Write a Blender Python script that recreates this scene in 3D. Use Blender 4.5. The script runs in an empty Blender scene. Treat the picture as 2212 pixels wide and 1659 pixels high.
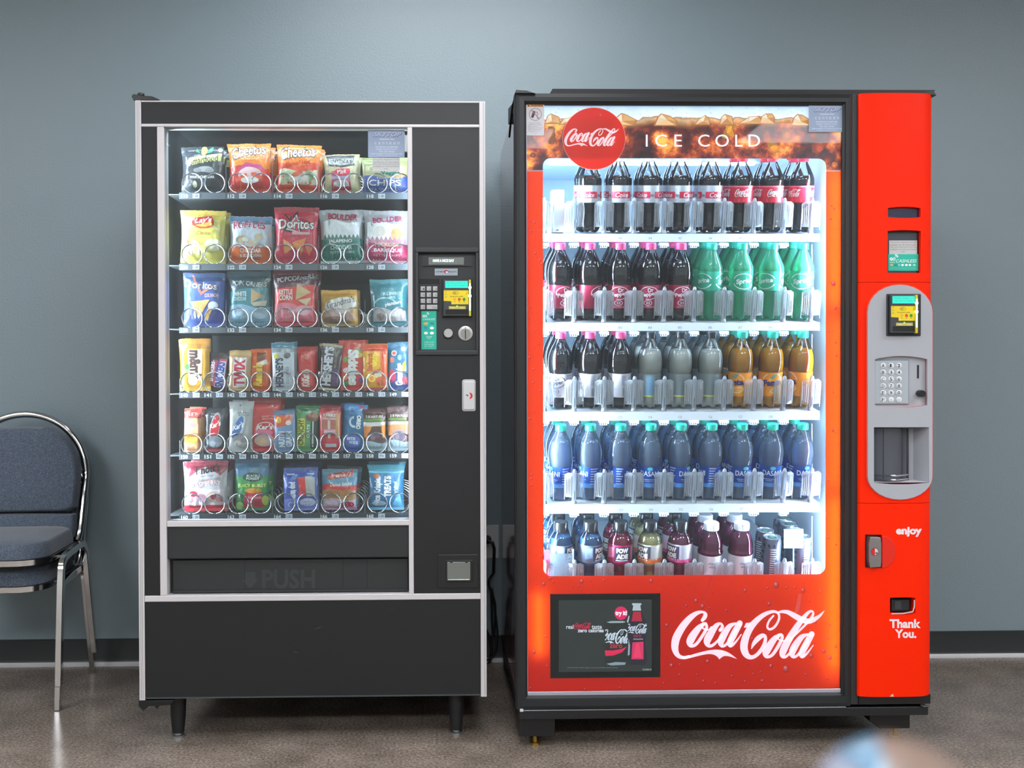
import bpy, bmesh, math, random
from mathutils import Vector, Matrix, Euler, noise
random.seed(7)
SC = bpy.context.scene
COL = SC.collection
R = math.radians

# ------------------------------------------------------------------ camera
F, CX, CY = 2200.0, 1001.0, 819.6            # focal length and principal point of the 2212 x 1659 frame
CAM = Vector((0.0, -3.75, 1.094))
_yaw, _pitch, _roll = R(1.33), R(0.77), 0.003
_f0 = Vector((math.sin(_yaw) * math.cos(_pitch), math.cos(_yaw) * math.cos(_pitch), -math.sin(_pitch)))
_r0 = Vector((math.cos(_yaw), -math.sin(_yaw), 0))
_u0 = _r0.cross(_f0)
_rt = _r0 * math.cos(_roll) - _u0 * math.sin(_roll)
_up = _u0 * math.cos(_roll) + _r0 * math.sin(_roll)
cam = bpy.data.cameras.new('camera')
cam.sensor_width = 36.0
cam.lens = 36.0 * F / 2212
cam.shift_x = (1106 - CX) / 2212
cam.shift_y = (CY - 829.5) / 2212
cam.clip_start = 0.05
cam.dof.use_dof = True
cam.dof.focus_distance = 2.92
cam.dof.aperture_fstop = 36e-3 * F / 2212 / 0.009
cam_ob = bpy.data.objects.new('camera', cam)
COL.objects.link(cam_ob)
_m = Matrix((_rt, _up, -_f0)).transposed().to_4x4()
_m.translation = CAM
cam_ob.matrix_world = _m
SC.camera = cam_ob

# ------------------------------------------------------------------ exposure, world, ceiling light levels
SC.view_settings.view_transform = 'Standard'
SC.view_settings.look = 'None'
SC.view_settings.exposure = 0.0
SC.view_settings.gamma = 1.0
SC.view_settings.use_curve_mapping = False
SC.cycles.use_denoising = True
SC.cycles.max_bounces = 14
SC.cycles.diffuse_bounces = 5
SC.cycles.glossy_bounces = 4
SC.cycles.transmission_bounces = 8
SC.cycles.transparent_max_bounces = 40
SC.cycles.sample_clamp_indirect = 6.0
SC.cycles.caustics_reflective = False
SC.cycles.caustics_refractive = False
world = bpy.data.worlds.new('world')
SC.world = world
world.use_nodes = True
world.node_tree.nodes['Background'].inputs[0].default_value = (0.80, 0.93, 1.0, 1)
world.node_tree.nodes['Background'].inputs[1].default_value = 0.2
TROFFERS = [   # x, y, width, depth, strength of the diffuser
    (0.05, -0.95, 1.2, 0.6, 14.0),
    (-2.7, -2.3, 1.2, 0.6, 20.0), (0.1, -3.0, 1.2, 0.6, 20.0), (2.8, -2.3, 1.2, 0.6, 20.0),
    (-2.6, -5.2, 1.2, 0.6, 34.0), (0.2, -5.4, 1.2, 0.6, 34.0), (2.8, -5.2, 1.2, 0.6, 34.0)]
SNACK_TUBE, DRINK_LED_STRONG, DRINK_LED_WEAK, HEADER_GLOW = 105.0, 230.0, 70.0, 0.95
SHELF_FILL, DOOR_FILL = 24.0, 14.0  # strengths of the added shelf strips and door area lights

# ------------------------------------------------------------------ measuring: photo pixel + depth -> place in the room
def U(px, py, y):
    d = _rt * ((px - CX) / F) + _up * ((CY - py) / F) + _f0
    return CAM + d * ((y - CAM.y) / d.y)
def RC(x0, y0, x1, y1, y):                    # upright rectangle measured on the plane y -> x0, x1, z0, z1
    xm, ym = (x0 + x1) / 2, (y0 + y1) / 2
    return U(x0, ym, y).x, U(x1, ym, y).x, U(xm, y1, y).z, U(xm, y0, y).z
def SC_(y):
    return (y - CAM.y) / F

# ------------------------------------------------------------------ materials
def lin(c):
    c = c / 255.0
    return c / 12.92 if c <= 0.04045 else ((c + 0.055) / 1.055) ** 2.4
def L3(rgb):
    return (lin(rgb[0]), lin(rgb[1]), lin(rgb[2]), 1.0)
_mats = {}
def mat(rgb, rough=0.5, metal=0.0, coat=0.0, spec=0.5, emit=0.0, bump=None, key=None, sub=0.0):
    k = key or (tuple(rgb), rough, metal, coat, spec, emit, bump, sub)
    if k in _mats:
        return _mats[k]
    m = bpy.data.materials.new('mat_%03d' % len(_mats))
    m.use_nodes = True
    b = m.node_tree.nodes['Principled BSDF']
    b.inputs['Base Color'].default_value = L3(rgb)
    b.inputs['Roughness'].default_value = rough
    b.inputs['Metallic'].default_value = metal
    b.inputs['Specular IOR Level'].default_value = spec
    b.inputs['Coat Weight'].default_value = coat
    b.inputs['Coat Roughness'].default_value = 0.06
    if emit:
        b.inputs['Emission Color'].default_value = L3(rgb)
        b.inputs['Emission Strength'].default_value = emit
    if bump:
        nt = m.node_tree
        tc = nt.nodes.new('ShaderNodeTexCoord')
        nz = nt.nodes.new('ShaderNodeTexNoise')
        nz.inputs['Scale'].default_value = bump[0]
        nz.inputs['Detail'].default_value = 2.0
        bp = nt.nodes.new('ShaderNodeBump')
        bp.inputs['Strength'].default_value = bump[1]
        bp.inputs['Distance'].default_value = bump[2]
        nt.links.new(tc.outputs['Object'], nz.inputs['Vector'])
        nt.links.new(nz.outputs['Fac'], bp.inputs['Height'])
        nt.links.new(bp.outputs['Normal'], b.inputs['Normal'])
    _mats[k] = m
    return m
def foil(rgb):
    return mat(rgb, 0.34, 0.0, 0.35, 0.6, bump=(34.0, 0.5, 0.012))
def ink(rgb, emit=0.0):
    return mat(rgb, 0.45, emit=emit)
def clear(tint=(255, 255, 255), gloss=0.12, rough=0.04, body=0.0, key=None):
    """thin clear plastic or glass: see-through, a mirror film by Fresnel, a share BODY of scattering plastic or added haze"""
    k = ('clear', tuple(tint), gloss, rough, body)
    if k in _mats:
        return _mats[k]
    m = bpy.data.materials.new('clear_%03d' % len(_mats))
    m.use_nodes = True
    nt = m.node_tree
    for n in list(nt.nodes):
        nt.nodes.remove(n)
    out = nt.nodes.new('ShaderNodeOutputMaterial')
    tr = nt.nodes.new('ShaderNodeBsdfTransparent')
    tr.inputs[0].default_value = L3(tint)
    gl = nt.nodes.new('ShaderNodeBsdfGlossy')
    gl.inputs['Roughness'].default_value = rough
    lw = nt.nodes.new('ShaderNodeLayerWeight')
    lw.inputs['Blend'].default_value = gloss
    mx = nt.nodes.new('ShaderNodeMixShader')
    base = tr
    if body > 0:
        df = nt.nodes.new('ShaderNodeBsdfTranslucent')
        d2 = nt.nodes.new('ShaderNodeBsdfDiffuse')
        for d in (df, d2):
            d.inputs[0].default_value = L3(tint)
        ad = nt.nodes.new('ShaderNodeMixShader')
        ad.inputs[0].default_value = 0.5
        nt.links.new(df.outputs[0], ad.inputs[1])
        nt.links.new(d2.outputs[0], ad.inputs[2])
        m2 = nt.nodes.new('ShaderNodeMixShader')
        m2.inputs[0].default_value = body
        nt.links.new(tr.outputs[0], m2.inputs[1])
        nt.links.new(ad.outputs[0], m2.inputs[2])
        base = m2
    nt.links.new(lw.outputs['Fresnel'], mx.inputs[0])
    nt.links.new(base.outputs[0], mx.inputs[1])
    nt.links.new(gl.outputs[0], mx.inputs[2])
    nt.links.new(mx.outputs[0], out.inputs[0])
    _mats[k] = m
    return m
def glowing(rgb, strength):
    k = ('glow', tuple(rgb), strength)
    if k not in _mats:
        m = bpy.data.materials.new('lamp_%03d' % len(_mats))
        m.use_nodes = True
        nt = m.node_tree
        e = nt.nodes.new('ShaderNodeEmission')
        e.inputs[0].default_value = L3(rgb)
        e.inputs[1].default_value = strength
        nt.links.new(e.outputs[0], nt.nodes['Material Output'].inputs[0])
        _mats[k] = m
    return _mats[k]

# ------------------------------------------------------------------ mesh collector
class MB:
    def __init__(self):
        self.v, self.f, self.mi, self.mats = [], [], [], []
    def slot(self, m):
        if m not in self.mats:
            self.mats.append(m)
        return self.mats.index(m)
    def add(self, verts, faces, m):
        o, s = len(self.v), self.slot(m)
        self.v.extend(Vector(p) for p in verts)
        for f in faces:
            self.f.append(tuple(i + o for i in f))
            self.mi.append(s)
        return self
    def box(self, x0, x1, y0, y1, z0, z1, m):
        v = [(x, y, z) for z in (z0, z1) for y in (y0, y1) for x in (x0, x1)]
        return self.add(v, [(0, 2, 3, 1), (4, 5, 7, 6), (0, 1, 5, 4), (2, 6, 7, 3), (0, 4, 6, 2), (1, 3, 7, 5)], m)
    def pbox(self, px0, py0, px1, py1, ya, yb, m, ym=None):
        x0, x1, z0, z1 = RC(px0, py0, px1, py1, ya if ym is None else ym)
        return self.box(x0, x1, ya, yb, z0, z1, m)
    def prism(self, pts, y0, y1, m):           # outline (x, z) pushed from y0 back to y1
        n = len(pts)
        v = [(x, y0, z) for x, z in pts] + [(x, y1, z) for x, z in pts]
        f = [tuple(range(n)), tuple(range(2 * n - 1, n - 1, -1))]
        f += [(i, i + n, (i + 1) % n + n, (i + 1) % n) for i in range(n)]
        return self.add(v, f, m)
    def prism_z(self, pts, z0, z1, m):         # outline (x, y) raised from z0 to z1
        n = len(pts)
        v = [(x, y, z0) for x, y in pts] + [(x, y, z1) for x, y in pts]
        f = [tuple(range(n)), tuple(range(2 * n - 1, n - 1, -1))]
        f += [(i, i + n, (i + 1) % n + n, (i + 1) % n) for i in range(n)]
        return self.add(v, f, m)
    def lathe(self, prof, m, seg=28, at=(0, 0, 0), axis='z', cap=True, rf=None):
        v, f, n = [], [], len(prof)
        for r, h in prof:
            for k in range(seg):
                a = 2 * math.pi * k / seg
                rr, hh = (r, h) if rf is None else rf(r, h, a)
                p = (rr * math.cos(a), rr * math.sin(a), hh)
                if axis == 'y':
                    p = (p[0], -hh, p[1])
                v.append((p[0] + at[0], p[1] + at[1], p[2] + at[2]))
        for i in range(n - 1):
            for k in range(seg):
                k2 = (k + 1) % seg
                f.append((i * seg + k, i * seg + k2, (i + 1) * seg + k2, (i + 1) * seg + k))
        if cap:
            f.append(tuple(range(seg - 1, -1, -1)))
            f.append(tuple((n - 1) * seg + k for k in range(seg)))
        return self.add(v, f, m)
    def tube(self, path, r, m, seg=8, closed=False, square=False, flat=None):
        path = [Vector(p) for p in path]
        n = len(path)
        v, f = [], []
        prev = None
        for i, p in enumerate(path):
            a = path[(i - 1) % n] if (closed or i > 0) else p
            b = path[(i + 1) % n] if (closed or i < n - 1) else p
            t = (b - a).normalized()
            if prev is None:
                up = flat or (Vector((0, 0, 1)) if abs(t.z) < 0.9 else Vector((0, 1, 0)))
                s = t.cross(up).normalized()
            else:
                s = (prev - t * prev.dot(t)).normalized()
            prev = s
            q = s.cross(t)
            for k in range(4 if square else seg):
                if square:
                    ca, sa = ((1, 1), (-1, 1), (-1, -1), (1, -1))[k]
                else:
                    ang = 2 * math.pi * k / seg
                    ca, sa = math.cos(ang), math.sin(ang)
                rx, ry = r if isinstance(r, tuple) else (r, r)
                v.append(p + s * (ca * rx) + q * (sa * ry))
        sg = 4 if square else seg
        for i in range(n if closed else n - 1):
            j = (i + 1) % n
            for k in range(sg):
                k2 = (k + 1) % sg
                f.append((i * sg + k, i * sg + k2, j * sg + k2, j * sg + k))
        if not closed:
            f.append(tuple(range(sg - 1, -1, -1)))
            f.append(tuple((n - 1) * sg + k for k in range(sg)))
        return self.add(v, f, m)
    def mesh(self, name, org=Vector((0, 0, 0)), smooth=None, fix=True):
        me = bpy.data.meshes.new(name)
        me.from_pydata([tuple(p - org) for p in self.v], [], self.f)
        for m in self.mats:
            me.materials.append(m)
        me.polygons.foreach_set('material_index', self.mi)
        if fix:
            bm = bmesh.new()
            bm.from_mesh(me)
            bmesh.ops.recalc_face_normals(bm, faces=bm.faces)
            bm.to_mesh(me)
            bm.free()
        if smooth is not None:
            me.shade_smooth()
            me.set_sharp_from_angle(angle=R(smooth))
        me.update()
        return me
    def build(self, name, parent=None, smooth=None, bevel=0.0, fix=True, seg=2, label=None):
        org = ORG.get(parent.name, Vector((0, 0, 0))) if parent else Vector((0, 0, 0))
        o = bpy.data.objects.new(name, self.mesh(name, org, smooth, fix))
        COL.objects.link(o)
        if parent:
            o.parent = parent
            ORG[o.name] = org
        if bevel:
            bv = o.modifiers.new('edge', 'BEVEL')
            bv.width, bv.segments, bv.limit_method, bv.angle_limit = bevel, seg, 'ANGLE', R(40)
        if label:
            o['label'] = label
        return o
ORG = {}
def tag(o, label=None, cat=None, group=None, kind=None):
    if label: o['label'] = label
    if cat: o['category'] = cat
    if group: o['group'] = group
    if kind: o['kind'] = kind
    return o
def thing(name, loc, label, cat, group=None):
    o = bpy.data.objects.new(name, None)
    o.empty_display_size = 0.05
    COL.objects.link(o)
    o.location = loc
    ORG[o.name] = Vector(loc)
    return tag(o, label, cat, group)
def copy_tree(o, parent=None, kids=None):
    c = o.copy()
    COL.objects.link(c)
    if parent:
        c.parent = parent
    for ch in (KIDS.get(o.name, [])):
        copy_tree(ch, c)
    return c
KIDS = {}
def cut(o, *cutters):
    """subtract boxes or prisms (collectors) from a mesh object for good"""
    for cb in cutters:
        org = ORG.get(o.name, Vector((0, 0, 0)))
        c = bpy.data.objects.new('cutter', cb.mesh('cutter', org))
        COL.objects.link(c)
        md = o.modifiers.new('cut', 'BOOLEAN')
        md.operation, md.object, md.solver = 'DIFFERENCE', c, 'EXACT'
        keep = [(x.type, x) for x in o.modifiers if x.name != md.name]
        for t, x in keep:
            x.show_viewport = False
        bpy.context.view_layer.update()
        c.matrix_world = o.matrix_world.copy()
        bpy.context.view_layer.update()
        me = bpy.data.meshes.new_from_object(o.evaluated_get(bpy.context.evaluated_depsgraph_get()))
        o.modifiers.remove(md)
        for t, x in keep:
            x.show_viewport = True
        me.name = o.name
        o.data = me
        bpy.data.objects.remove(c)

# ------------------------------------------------------------------ lettering and flat print laid on a surface
_tx = {}
def glyphs(body, bold=0.0, shear=0.0, sp=1.0):
    k = (body, bold, shear, sp)
    if k not in _tx:
        c = bpy.data.curves.new('t', 'FONT')
        c.body, c.size, c.offset, c.shear, c.space_character, c.resolution_u = body, 1.0, bold, shear, sp, 3
        c.align_x = 'CENTER'
        o = bpy.data.objects.new('t', c)
        m = o.to_mesh()
        m.calc_loop_triangles()
        v = [(p.co.x, p.co.y) for p in m.vertices]
        t = [tuple(q.vertices) for q in m.loop_triangles]
        o.to_mesh_clear()
        bpy.data.objects.remove(o)
        bpy.data.curves.remove(c)
        x0, x1 = min(p[0] for p in v), max(p[0] for p in v)
        y0, y1 = min(p[1] for p in v), max(p[1] for p in v)
        _tx[k] = ([((p[0] - x0) / (x1 - x0), (p[1] - y0) / (y1 - y0)) for p in v], t, (x1 - x0) / (y1 - y0))
    return _tx[k]
def crom(pts, n=6, closed=False):
    out, m = [], len(pts)
    for i in range(m if closed else m - 1):
        if closed:
            p = [pts[(i + j) % m] for j in (-1, 0, 1, 2)]
        else:
            p = [pts[max(0, min(m - 1, i + j))] for j in (-1, 0, 1, 2)]
        for k in range(n):
            t = k / n
            out.append(tuple(0.5 * (2 * b + (c - a) * t + (2 * a - 5 * b + 4 * c - d) * t * t + (3 * b - a - 3 * c + d) * t ** 3)
                             for a, b, c, d in zip(*p)))
    if not closed:
        out.append(tuple(pts[-1]))
    return out
class Print:
    """flat shapes in a 2D frame, carried onto a surface by fn(u, v, lift)"""
    def __init__(self, mb, fn, step=9e9, lift=0.00008, ink=ink, l0=1, base=0.0):
        self.mb, self.fn, self.step, self.lift, self.ink, self.n, self.base = mb, fn, step, lift, ink, l0, base
    def m(self, c):
        return c if isinstance(c, bpy.types.Material) else self.ink(c)
    def raw(self, v, f, c):
        if self.step < 1e9:
            bm = bmesh.new()
            bv = [bm.verts.new((p[0], p[1], 0)) for p in v]
            for q in f:
                try: bm.faces.new([bv[i] for i in q])
                except ValueError: pass
            bmesh.ops.triangulate(bm, faces=bm.faces)
            for _ in range(4):
                e = [x for x in bm.edges if x.calc_length() > self.step]
                if not e: break
                bmesh.ops.subdivide_edges(bm, edges=e, cuts=1)
                bmesh.ops.triangulate(bm, faces=[x for x in bm.faces if len(x.verts) > 3])
            bm.verts.index_update()
            v = [(p.co.x, p.co.y) for p in bm.verts]
            f = [tuple(p.index for p in q.verts) for q in bm.faces]
            bm.free()
        self.mb.add([self.fn(p[0], p[1], self.base + self.n * self.lift) for p in v], f, self.m(c))
        self.n += 1
        return self
    def rect(self, x0, y0, x1, y1, c):
        return self.raw([(x0, y0), (x1, y0), (x1, y1), (x0, y1)], [(0, 1, 2, 3)], c)
    def poly(self, pts, c):
        return self.raw(pts, [tuple(range(len(pts)))], c)
    def ell(self, cx, cy, rx, ry, c, rot=0.0, n=20):
        ca, sa = math.cos(R(rot)), math.sin(R(rot))
        p = [(rx * math.cos(2 * math.pi * k / n), ry * math.sin(2 * math.pi * k / n)) for k in range(n)]
        return self.poly([(cx + x * ca - y * sa, cy + x * sa + y * ca) for x, y in p], c)
    def ring(self, cx, cy, rx, ry, w, c, a0=0, a1=360, n=28):
        v = []
        for k in range(n + 1):
            a = R(a0 + (a1 - a0) * k / n)
            for q in (1.0, 1.0 - w):
                v.append((cx + rx * q * math.cos(a), cy + ry * q * math.sin(a)))
        return self.raw(v, [(2 * k, 2 * k + 1, 2 * k + 3, 2 * k + 2) for k in range(n)], c)
    def text(self, s, x0, y0, x1, y1, c, bold=0.0, shear=0.0, sp=1.0, rot=0.0, arc=0.0):
        """fits the lettering into the box; y0 is the foot of the letters, y1 their top"""
        v, f, _ = glyphs(s, bold, shear, sp)
        cx, cy, w, h = (x0 + x1) / 2, (y0 + y1) / 2, x1 - x0, y1 - y0
        ca, sa = math.cos(R(rot)), math.sin(R(rot))
        out = []
        for p in v:
            x, y = (p[0] - 0.5) * w, (p[1] - 0.5) * h + arc * (1 - (2 * p[0] - 1) ** 2) * h
            out.append((cx + x * ca - y * sa, cy + x * sa + y * ca))
        return self.raw(out, f, c)
    def outlined(self, s, x0, y0, x1, y1, c, edge, bold=0.02, grow=0.03, **k):
        d = grow * abs(y1 - y0) * 2
        sx, sy = (1 if x1 > x0 else -1), (1 if y1 > y0 else -1)
        self.text(s, x0 - d * sx, y0 - d * sy, x1 + d * sx, y1 + d * sy, edge, bold=bold + grow, **k)
        return self.text(s, x0, y0, x1, y1, c, bold=bold, **k)
    def logo(self, x0, y0, x1, y1, c, part=(0.0, 1.0)):
        v, f = script_logo()
        if part != (0.0, 1.0):
            f = [q for q in f if all(part[0] <= v[i][0] <= part[1] for i in q)]
        return self.raw([(x0 + (p[0] - part[0]) / (part[1] - part[0]) * (x1 - x0), y0 + p[1] * (y1 - y0)) for p in v], f, c)

# the flowing white script on the drink machine, drawn as pen strokes (x, y, width) on the sign itself
STROKES = [
    [(498, 566, 34), (522, 535, 46), (533, 500, 42), (505, 474, 26), (440, 485, 44), (362, 540, 66), (278, 638, 78), (212, 755, 86), (193, 850, 80), (205, 918, 62), (238, 962, 46), (290, 978, 34), (350, 966, 30)],
    [(538, 600, 22), (470, 640, 60), (395, 735, 84), (362, 805, 82), (375, 848, 40), (430, 830, 34), (498, 740, 34), (545, 655, 34), (540, 605, 22), (505, 600, 20), (490, 630, 18), (520, 662, 18), (570, 668, 16), (600, 640, 16)],
    [(697, 675, 36), (722, 640, 36), (705, 602, 22), (655, 625, 52), (585, 725, 82), (552, 800, 76), (575, 848, 40), (630, 830, 30), (720, 735, 18)],
    [(868, 600, 22), (800, 635, 56), (728, 745, 78), (705, 815, 66), (730, 852, 32), (790, 805, 28), (880, 668, 24)],
    [(915, 598, 64), (852, 715, 74), (806, 812, 66), (818, 848, 36), (868, 808, 22), (932, 722, 10)],
    [(1045, 880, 8), (1072, 822, 40), (1118, 768, 56), (1168, 735, 48), (1200, 752, 36), (1192, 820, 40), (1150, 900, 42), (1085, 962, 40), (1025, 972, 52), (978, 928, 74), (962, 840, 84), (1000, 710, 76), (1075, 596, 66), (1175, 510, 50), (1275, 470, 34), (1340, 485, 26), (1352, 550, 24), (1310, 630, 26), (1255, 665, 26), (1222, 640, 22), (1240, 575, 22), (1290, 515, 20)],
    [(1335, 482, 14), (1380, 470, 30), (1450, 476, 46), (1530, 518, 60), (1610, 560, 64), (1690, 575, 58), (1770, 540, 42), (1820, 500, 24), (1856, 460, 4)],
    [(1380, 722, 22), (1308, 765, 60), (1232, 870, 84), (1205, 935, 72), (1225, 970, 36), (1280, 945, 34), (1345, 850, 38), (1388, 760, 34), (1378, 722, 22), (1345, 725, 18), (1335, 755, 16), (1365, 788, 16), (1415, 790, 14), (1470, 750, 14)],
    [(1470, 790, 14), (1560, 700, 20), (1668, 590, 26), (1728, 510, 28), (1722, 466, 22), (1672, 485, 36), (1570, 610, 62), (1462, 775, 78), (1402, 895, 80), (1392, 955, 56), (1425, 968, 32), (1480, 920, 24), (1530, 850, 10)],
    [(1672, 720, 22), (1600, 755, 58), (1522, 865, 78), (1498, 935, 66), (1522, 972, 32), (1582, 925, 28), (1675, 788, 24)],
    [(1716, 718, 64), (1652, 835, 74), (1604, 932, 66), (1616, 968, 36), (1666, 928, 22), (1732, 842, 10)]]
_lg = []
def script_logo():
    if _lg:
        return _lg[0]
    v, f = [], []
    for st in STROKES:
        p = crom(st, 6)
        o = len(v)
        for i, (x, y, w) in enumerate(p):
            a, b = p[max(0, i - 1)], p[min(len(p) - 1, i + 1)]
            t = Vector((b[0] - a[0], b[1] - a[1])).normalized()
            v += [(x - t.y * w / 2, y + t.x * w / 2), (x + t.y * w / 2, y - t.x * w / 2)]
        f += [(o + 2 * i, o + 2 * i + 1, o + 2 * i + 3, o + 2 * i + 2) for i in range(len(p) - 1)]
        for i in (0, len(p) - 1):             # round pen ends
            x, y, w = p[i]
            o2 = len(v)
            v += [(x + w / 2 * math.cos(2 * math.pi * k / 12), y + w / 2 * math.sin(2 * math.pi * k / 12)) for k in range(12)]
            f.append(tuple(range(o2, o2 + 12)))
    top = crom([(255, 962), (320, 962), (450, 926), (560, 900), (660, 890), (750, 905), (820, 942), (886, 994)], 4)
    bot = crom([(886, 994), (800, 964), (745, 960), (712, 976), (688, 998)], 3) + crom([(688, 998), (668, 970), (625, 945), (560, 938), (450, 960), (350, 986), (290, 994)], 3)
    n = min(len(top), len(bot))
    bot = bot[::-1]
    o = len(v)
    for i in range(len(top)):
        q = i / (len(top) - 1) * (len(bot) - 1)
        j = min(int(q), len(bot) - 2)
        b = tuple(bot[j][k] + (bot[j + 1][k] - bot[j][k]) * (q - j) for k in (0, 1))
        v += [top[i], b]
    f += [(o + 2 * i, o + 2 * i + 1, o + 2 * i + 3, o + 2 * i + 2) for i in range(len(top) - 1)]
    o = len(v)
    v += [(985, 595), (1040, 590), (1015, 642), (960, 648)]
    f.append((o, o + 1, o + 2, o + 3))
    x0, x1 = min(p[0] for p in v), max(p[0] for p in v)
    y0, y1 = min(p[1] for p in v), max(p[1] for p in v)
    _lg.append(([((p[0] - x0) / (x1 - x0), 1 - (p[1] - y0) / (y1 - y0)) for p in v], f))
    return _lg[0]
def px_print(mb, y, ink=ink, lift=0.00008, l0=1):       # print measured in photo pixels on the plane y
    return Print(mb, lambda a, b, l: U(a, b, y - l), lift=lift, ink=ink, l0=l0)

# ------------------------------------------------------------------ room
def node_mat(name):
    m = bpy.data.materials.new(name)
    m.use_nodes = True
    return m, m.node_tree, m.node_tree.nodes['Principled BSDF']
def noise_node(nt, scale, detail=3.0, rough=0.5):
    n = nt.nodes.new('ShaderNodeTexNoise')
    n.inputs['Scale'].default_value, n.inputs['Detail'].default_value, n.inputs['Roughness'].default_value = scale, detail, rough
    tc = nt.nodes.new('ShaderNodeTexCoord')
    nt.links.new(tc.outputs['Object'], n.inputs['Vector'])
    return n
def ramp_node(nt, src, stops):
    r = nt.nodes.new('ShaderNodeValToRGB')
    while len(r.color_ramp.elements) < len(stops):
        r.color_ramp.elements.new(0.5)
    for e, (p, c) in zip(r.color_ramp.elements, stops):
        e.position, e.color = p, L3(c)
    nt.links.new(src, r.inputs[0])
    return r
wall_m, nt, b = node_mat('painted_wall')
b.inputs['Base Color'].default_value = L3((127, 144, 151))
b.inputs['Roughness'].default_value = 0.42
n1 = noise_node(nt, 150, 3)
bp = nt.nodes.new('ShaderNodeBump')
bp.inputs['Strength'].default_value, bp.inputs['Distance'].default_value = 0.35, 0.004
nt.links.new(n1.outputs['Fac'], bp.inputs['Height'])
nt.links.new(bp.outputs['Normal'], b.inputs['Normal'])
floor_m, nt, b = node_mat('polished_concrete')
n1 = noise_node(nt, 130, 4, 0.65)
n2 = noise_node(nt, 7, 3)
r1 = ramp_node(nt, n1.outputs['Fac'], [(0.28, (90, 82, 75)), (0.46, (136, 126, 117)), (0.58, (158, 149, 140)), (0.75, (198, 191, 183))])
r2 = ramp_node(nt, n2.outputs['Fac'], [(0.3, (205, 200, 196)), (0.7, (255, 250, 246))])
mx = nt.nodes.new('ShaderNodeMix')
mx.data_type, mx.blend_type = 'RGBA', 'MULTIPLY'
mx.inputs[0].default_value = 1.0
nt.links.new(r1.outputs[0], mx.inputs[6])
nt.links.new(r2.outputs[0], mx.inputs[7])
nt.links.new(mx.outputs[2], b.inputs['Base Color'])
b.inputs['Roughness'].default_value = 0.24
n3 = noise_node(nt, 25, 2)
bp = nt.nodes.new('ShaderNodeBump')
bp.inputs['Strength'].default_value, bp.inputs['Distance'].default_value = 0.05, 0.004
nt.links.new(n3.outputs['Fac'], bp.inputs['Height'])
nt.links.new(bp.outputs['Normal'], b.inputs['Normal'])
ceil_m = mat((205, 208, 206), 0.9)
pale_m = mat((212, 213, 210), 0.7)
def struct(name, mb, **k):
    return tag(mb.build(name, **k), kind='structure')
struct('wall_back', MB().box(-4.2, 4.2, 0.0, 0.12, 0.0, 2.75, wall_m))
struct('wall_left', MB().box(-4.32, -4.2, -7.4, 0.12, 0.0, 2.75, pale_m))
struct('wall_right', MB().box(4.2, 4.32, -7.4, 0.12, 0.0, 2.75, pale_m))
struct('wall_front', MB().box(-4.32, 4.32, -7.52, -7.4, 0.0, 2.75, pale_m))
struct('floor', MB().box(-4.32, 4.32, -7.52, 0.12, -0.1, 0.0, floor_m))
struct('ceiling', MB().box(-4.32, 4.32, -7.52, 0.12, 2.75, 2.85, ceil_m))
rubber = mat((36, 41, 43), 0.35)
bz = U(2100, 1362.5, 0).z
prof = [(0.0, bz), (-0.0035, bz - 0.0015), (-0.0035, 0.022), (-0.006, 0.012), (-0.012, 0.004), (-0.016, 0.0), (0.0, 0.0)]
mb = MB()
v = [(x, y, z) for x in (-4.2, 4.2) for y, z in prof]
n = len(prof)
mb.add(v, [tuple(range(n)), tuple(range(2 * n - 1, n - 1, -1))] + [(i, (i + 1) % n, (i + 1) % n + n, i + n) for i in range(n)], rubber)
struct('baseboard_back', mb, smooth=50)
mb = MB()
pr = [(-0.0165, 0.0), (-0.0165, 0.0035), (-0.0105, 0.0085), (-0.0065, 0.0135), (-0.006, 0.0005)]
v = [(x, y, z) for x in (-4.2, 4.2) for y, z in pr]
n = len(pr)
mb.add(v, [tuple(range(n)), tuple(range(2 * n - 1, n - 1, -1))] + [(i, (i + 1) % n, (i + 1) % n + n, i + n) for i in range(n)], mat((205, 205, 208), 0.3))
struct('toe_sheen_1', mb)  # pale strip painting the reflection on the baseboard's glossy toe
for i, (x, y, w, d, s) in enumerate(TROFFERS):
    t = thing('ceiling_light', (x, y, 2.75), ['fluorescent ceiling panel above the two vending machines', 'fluorescent ceiling panel over the chair side of the room', 'fluorescent ceiling panel above the camera', 'fluorescent ceiling panel ahead of the drink machine', 'fluorescent ceiling panel at the far chair-side corner', 'fluorescent ceiling panel at the middle of the far end', 'fluorescent ceiling panel at the far drink-side corner'][i], 'ceiling light', 'ceiling panels')
    MB().box(x - w / 2, x + w / 2, y - d / 2, y + d / 2, 2.738, 2.742, glowing((250, 251, 255), s)).build('diffuser', t)
    fr = MB()
    for a in ((x - w / 2 - .02, x - w / 2, y - d / 2 - .02, y + d / 2 + .02), (x + w / 2, x + w / 2 + .02, y - d / 2 - .02, y + d / 2 + .02), (x - w / 2, x + w / 2, y - d / 2 - .02, y - d / 2), (x - w / 2, x + w / 2, y + d / 2, y + d / 2 + .02)):
        fr.box(*a, 2.735, 2.75, ceil_m)
    fr.build('frame', t)
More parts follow.
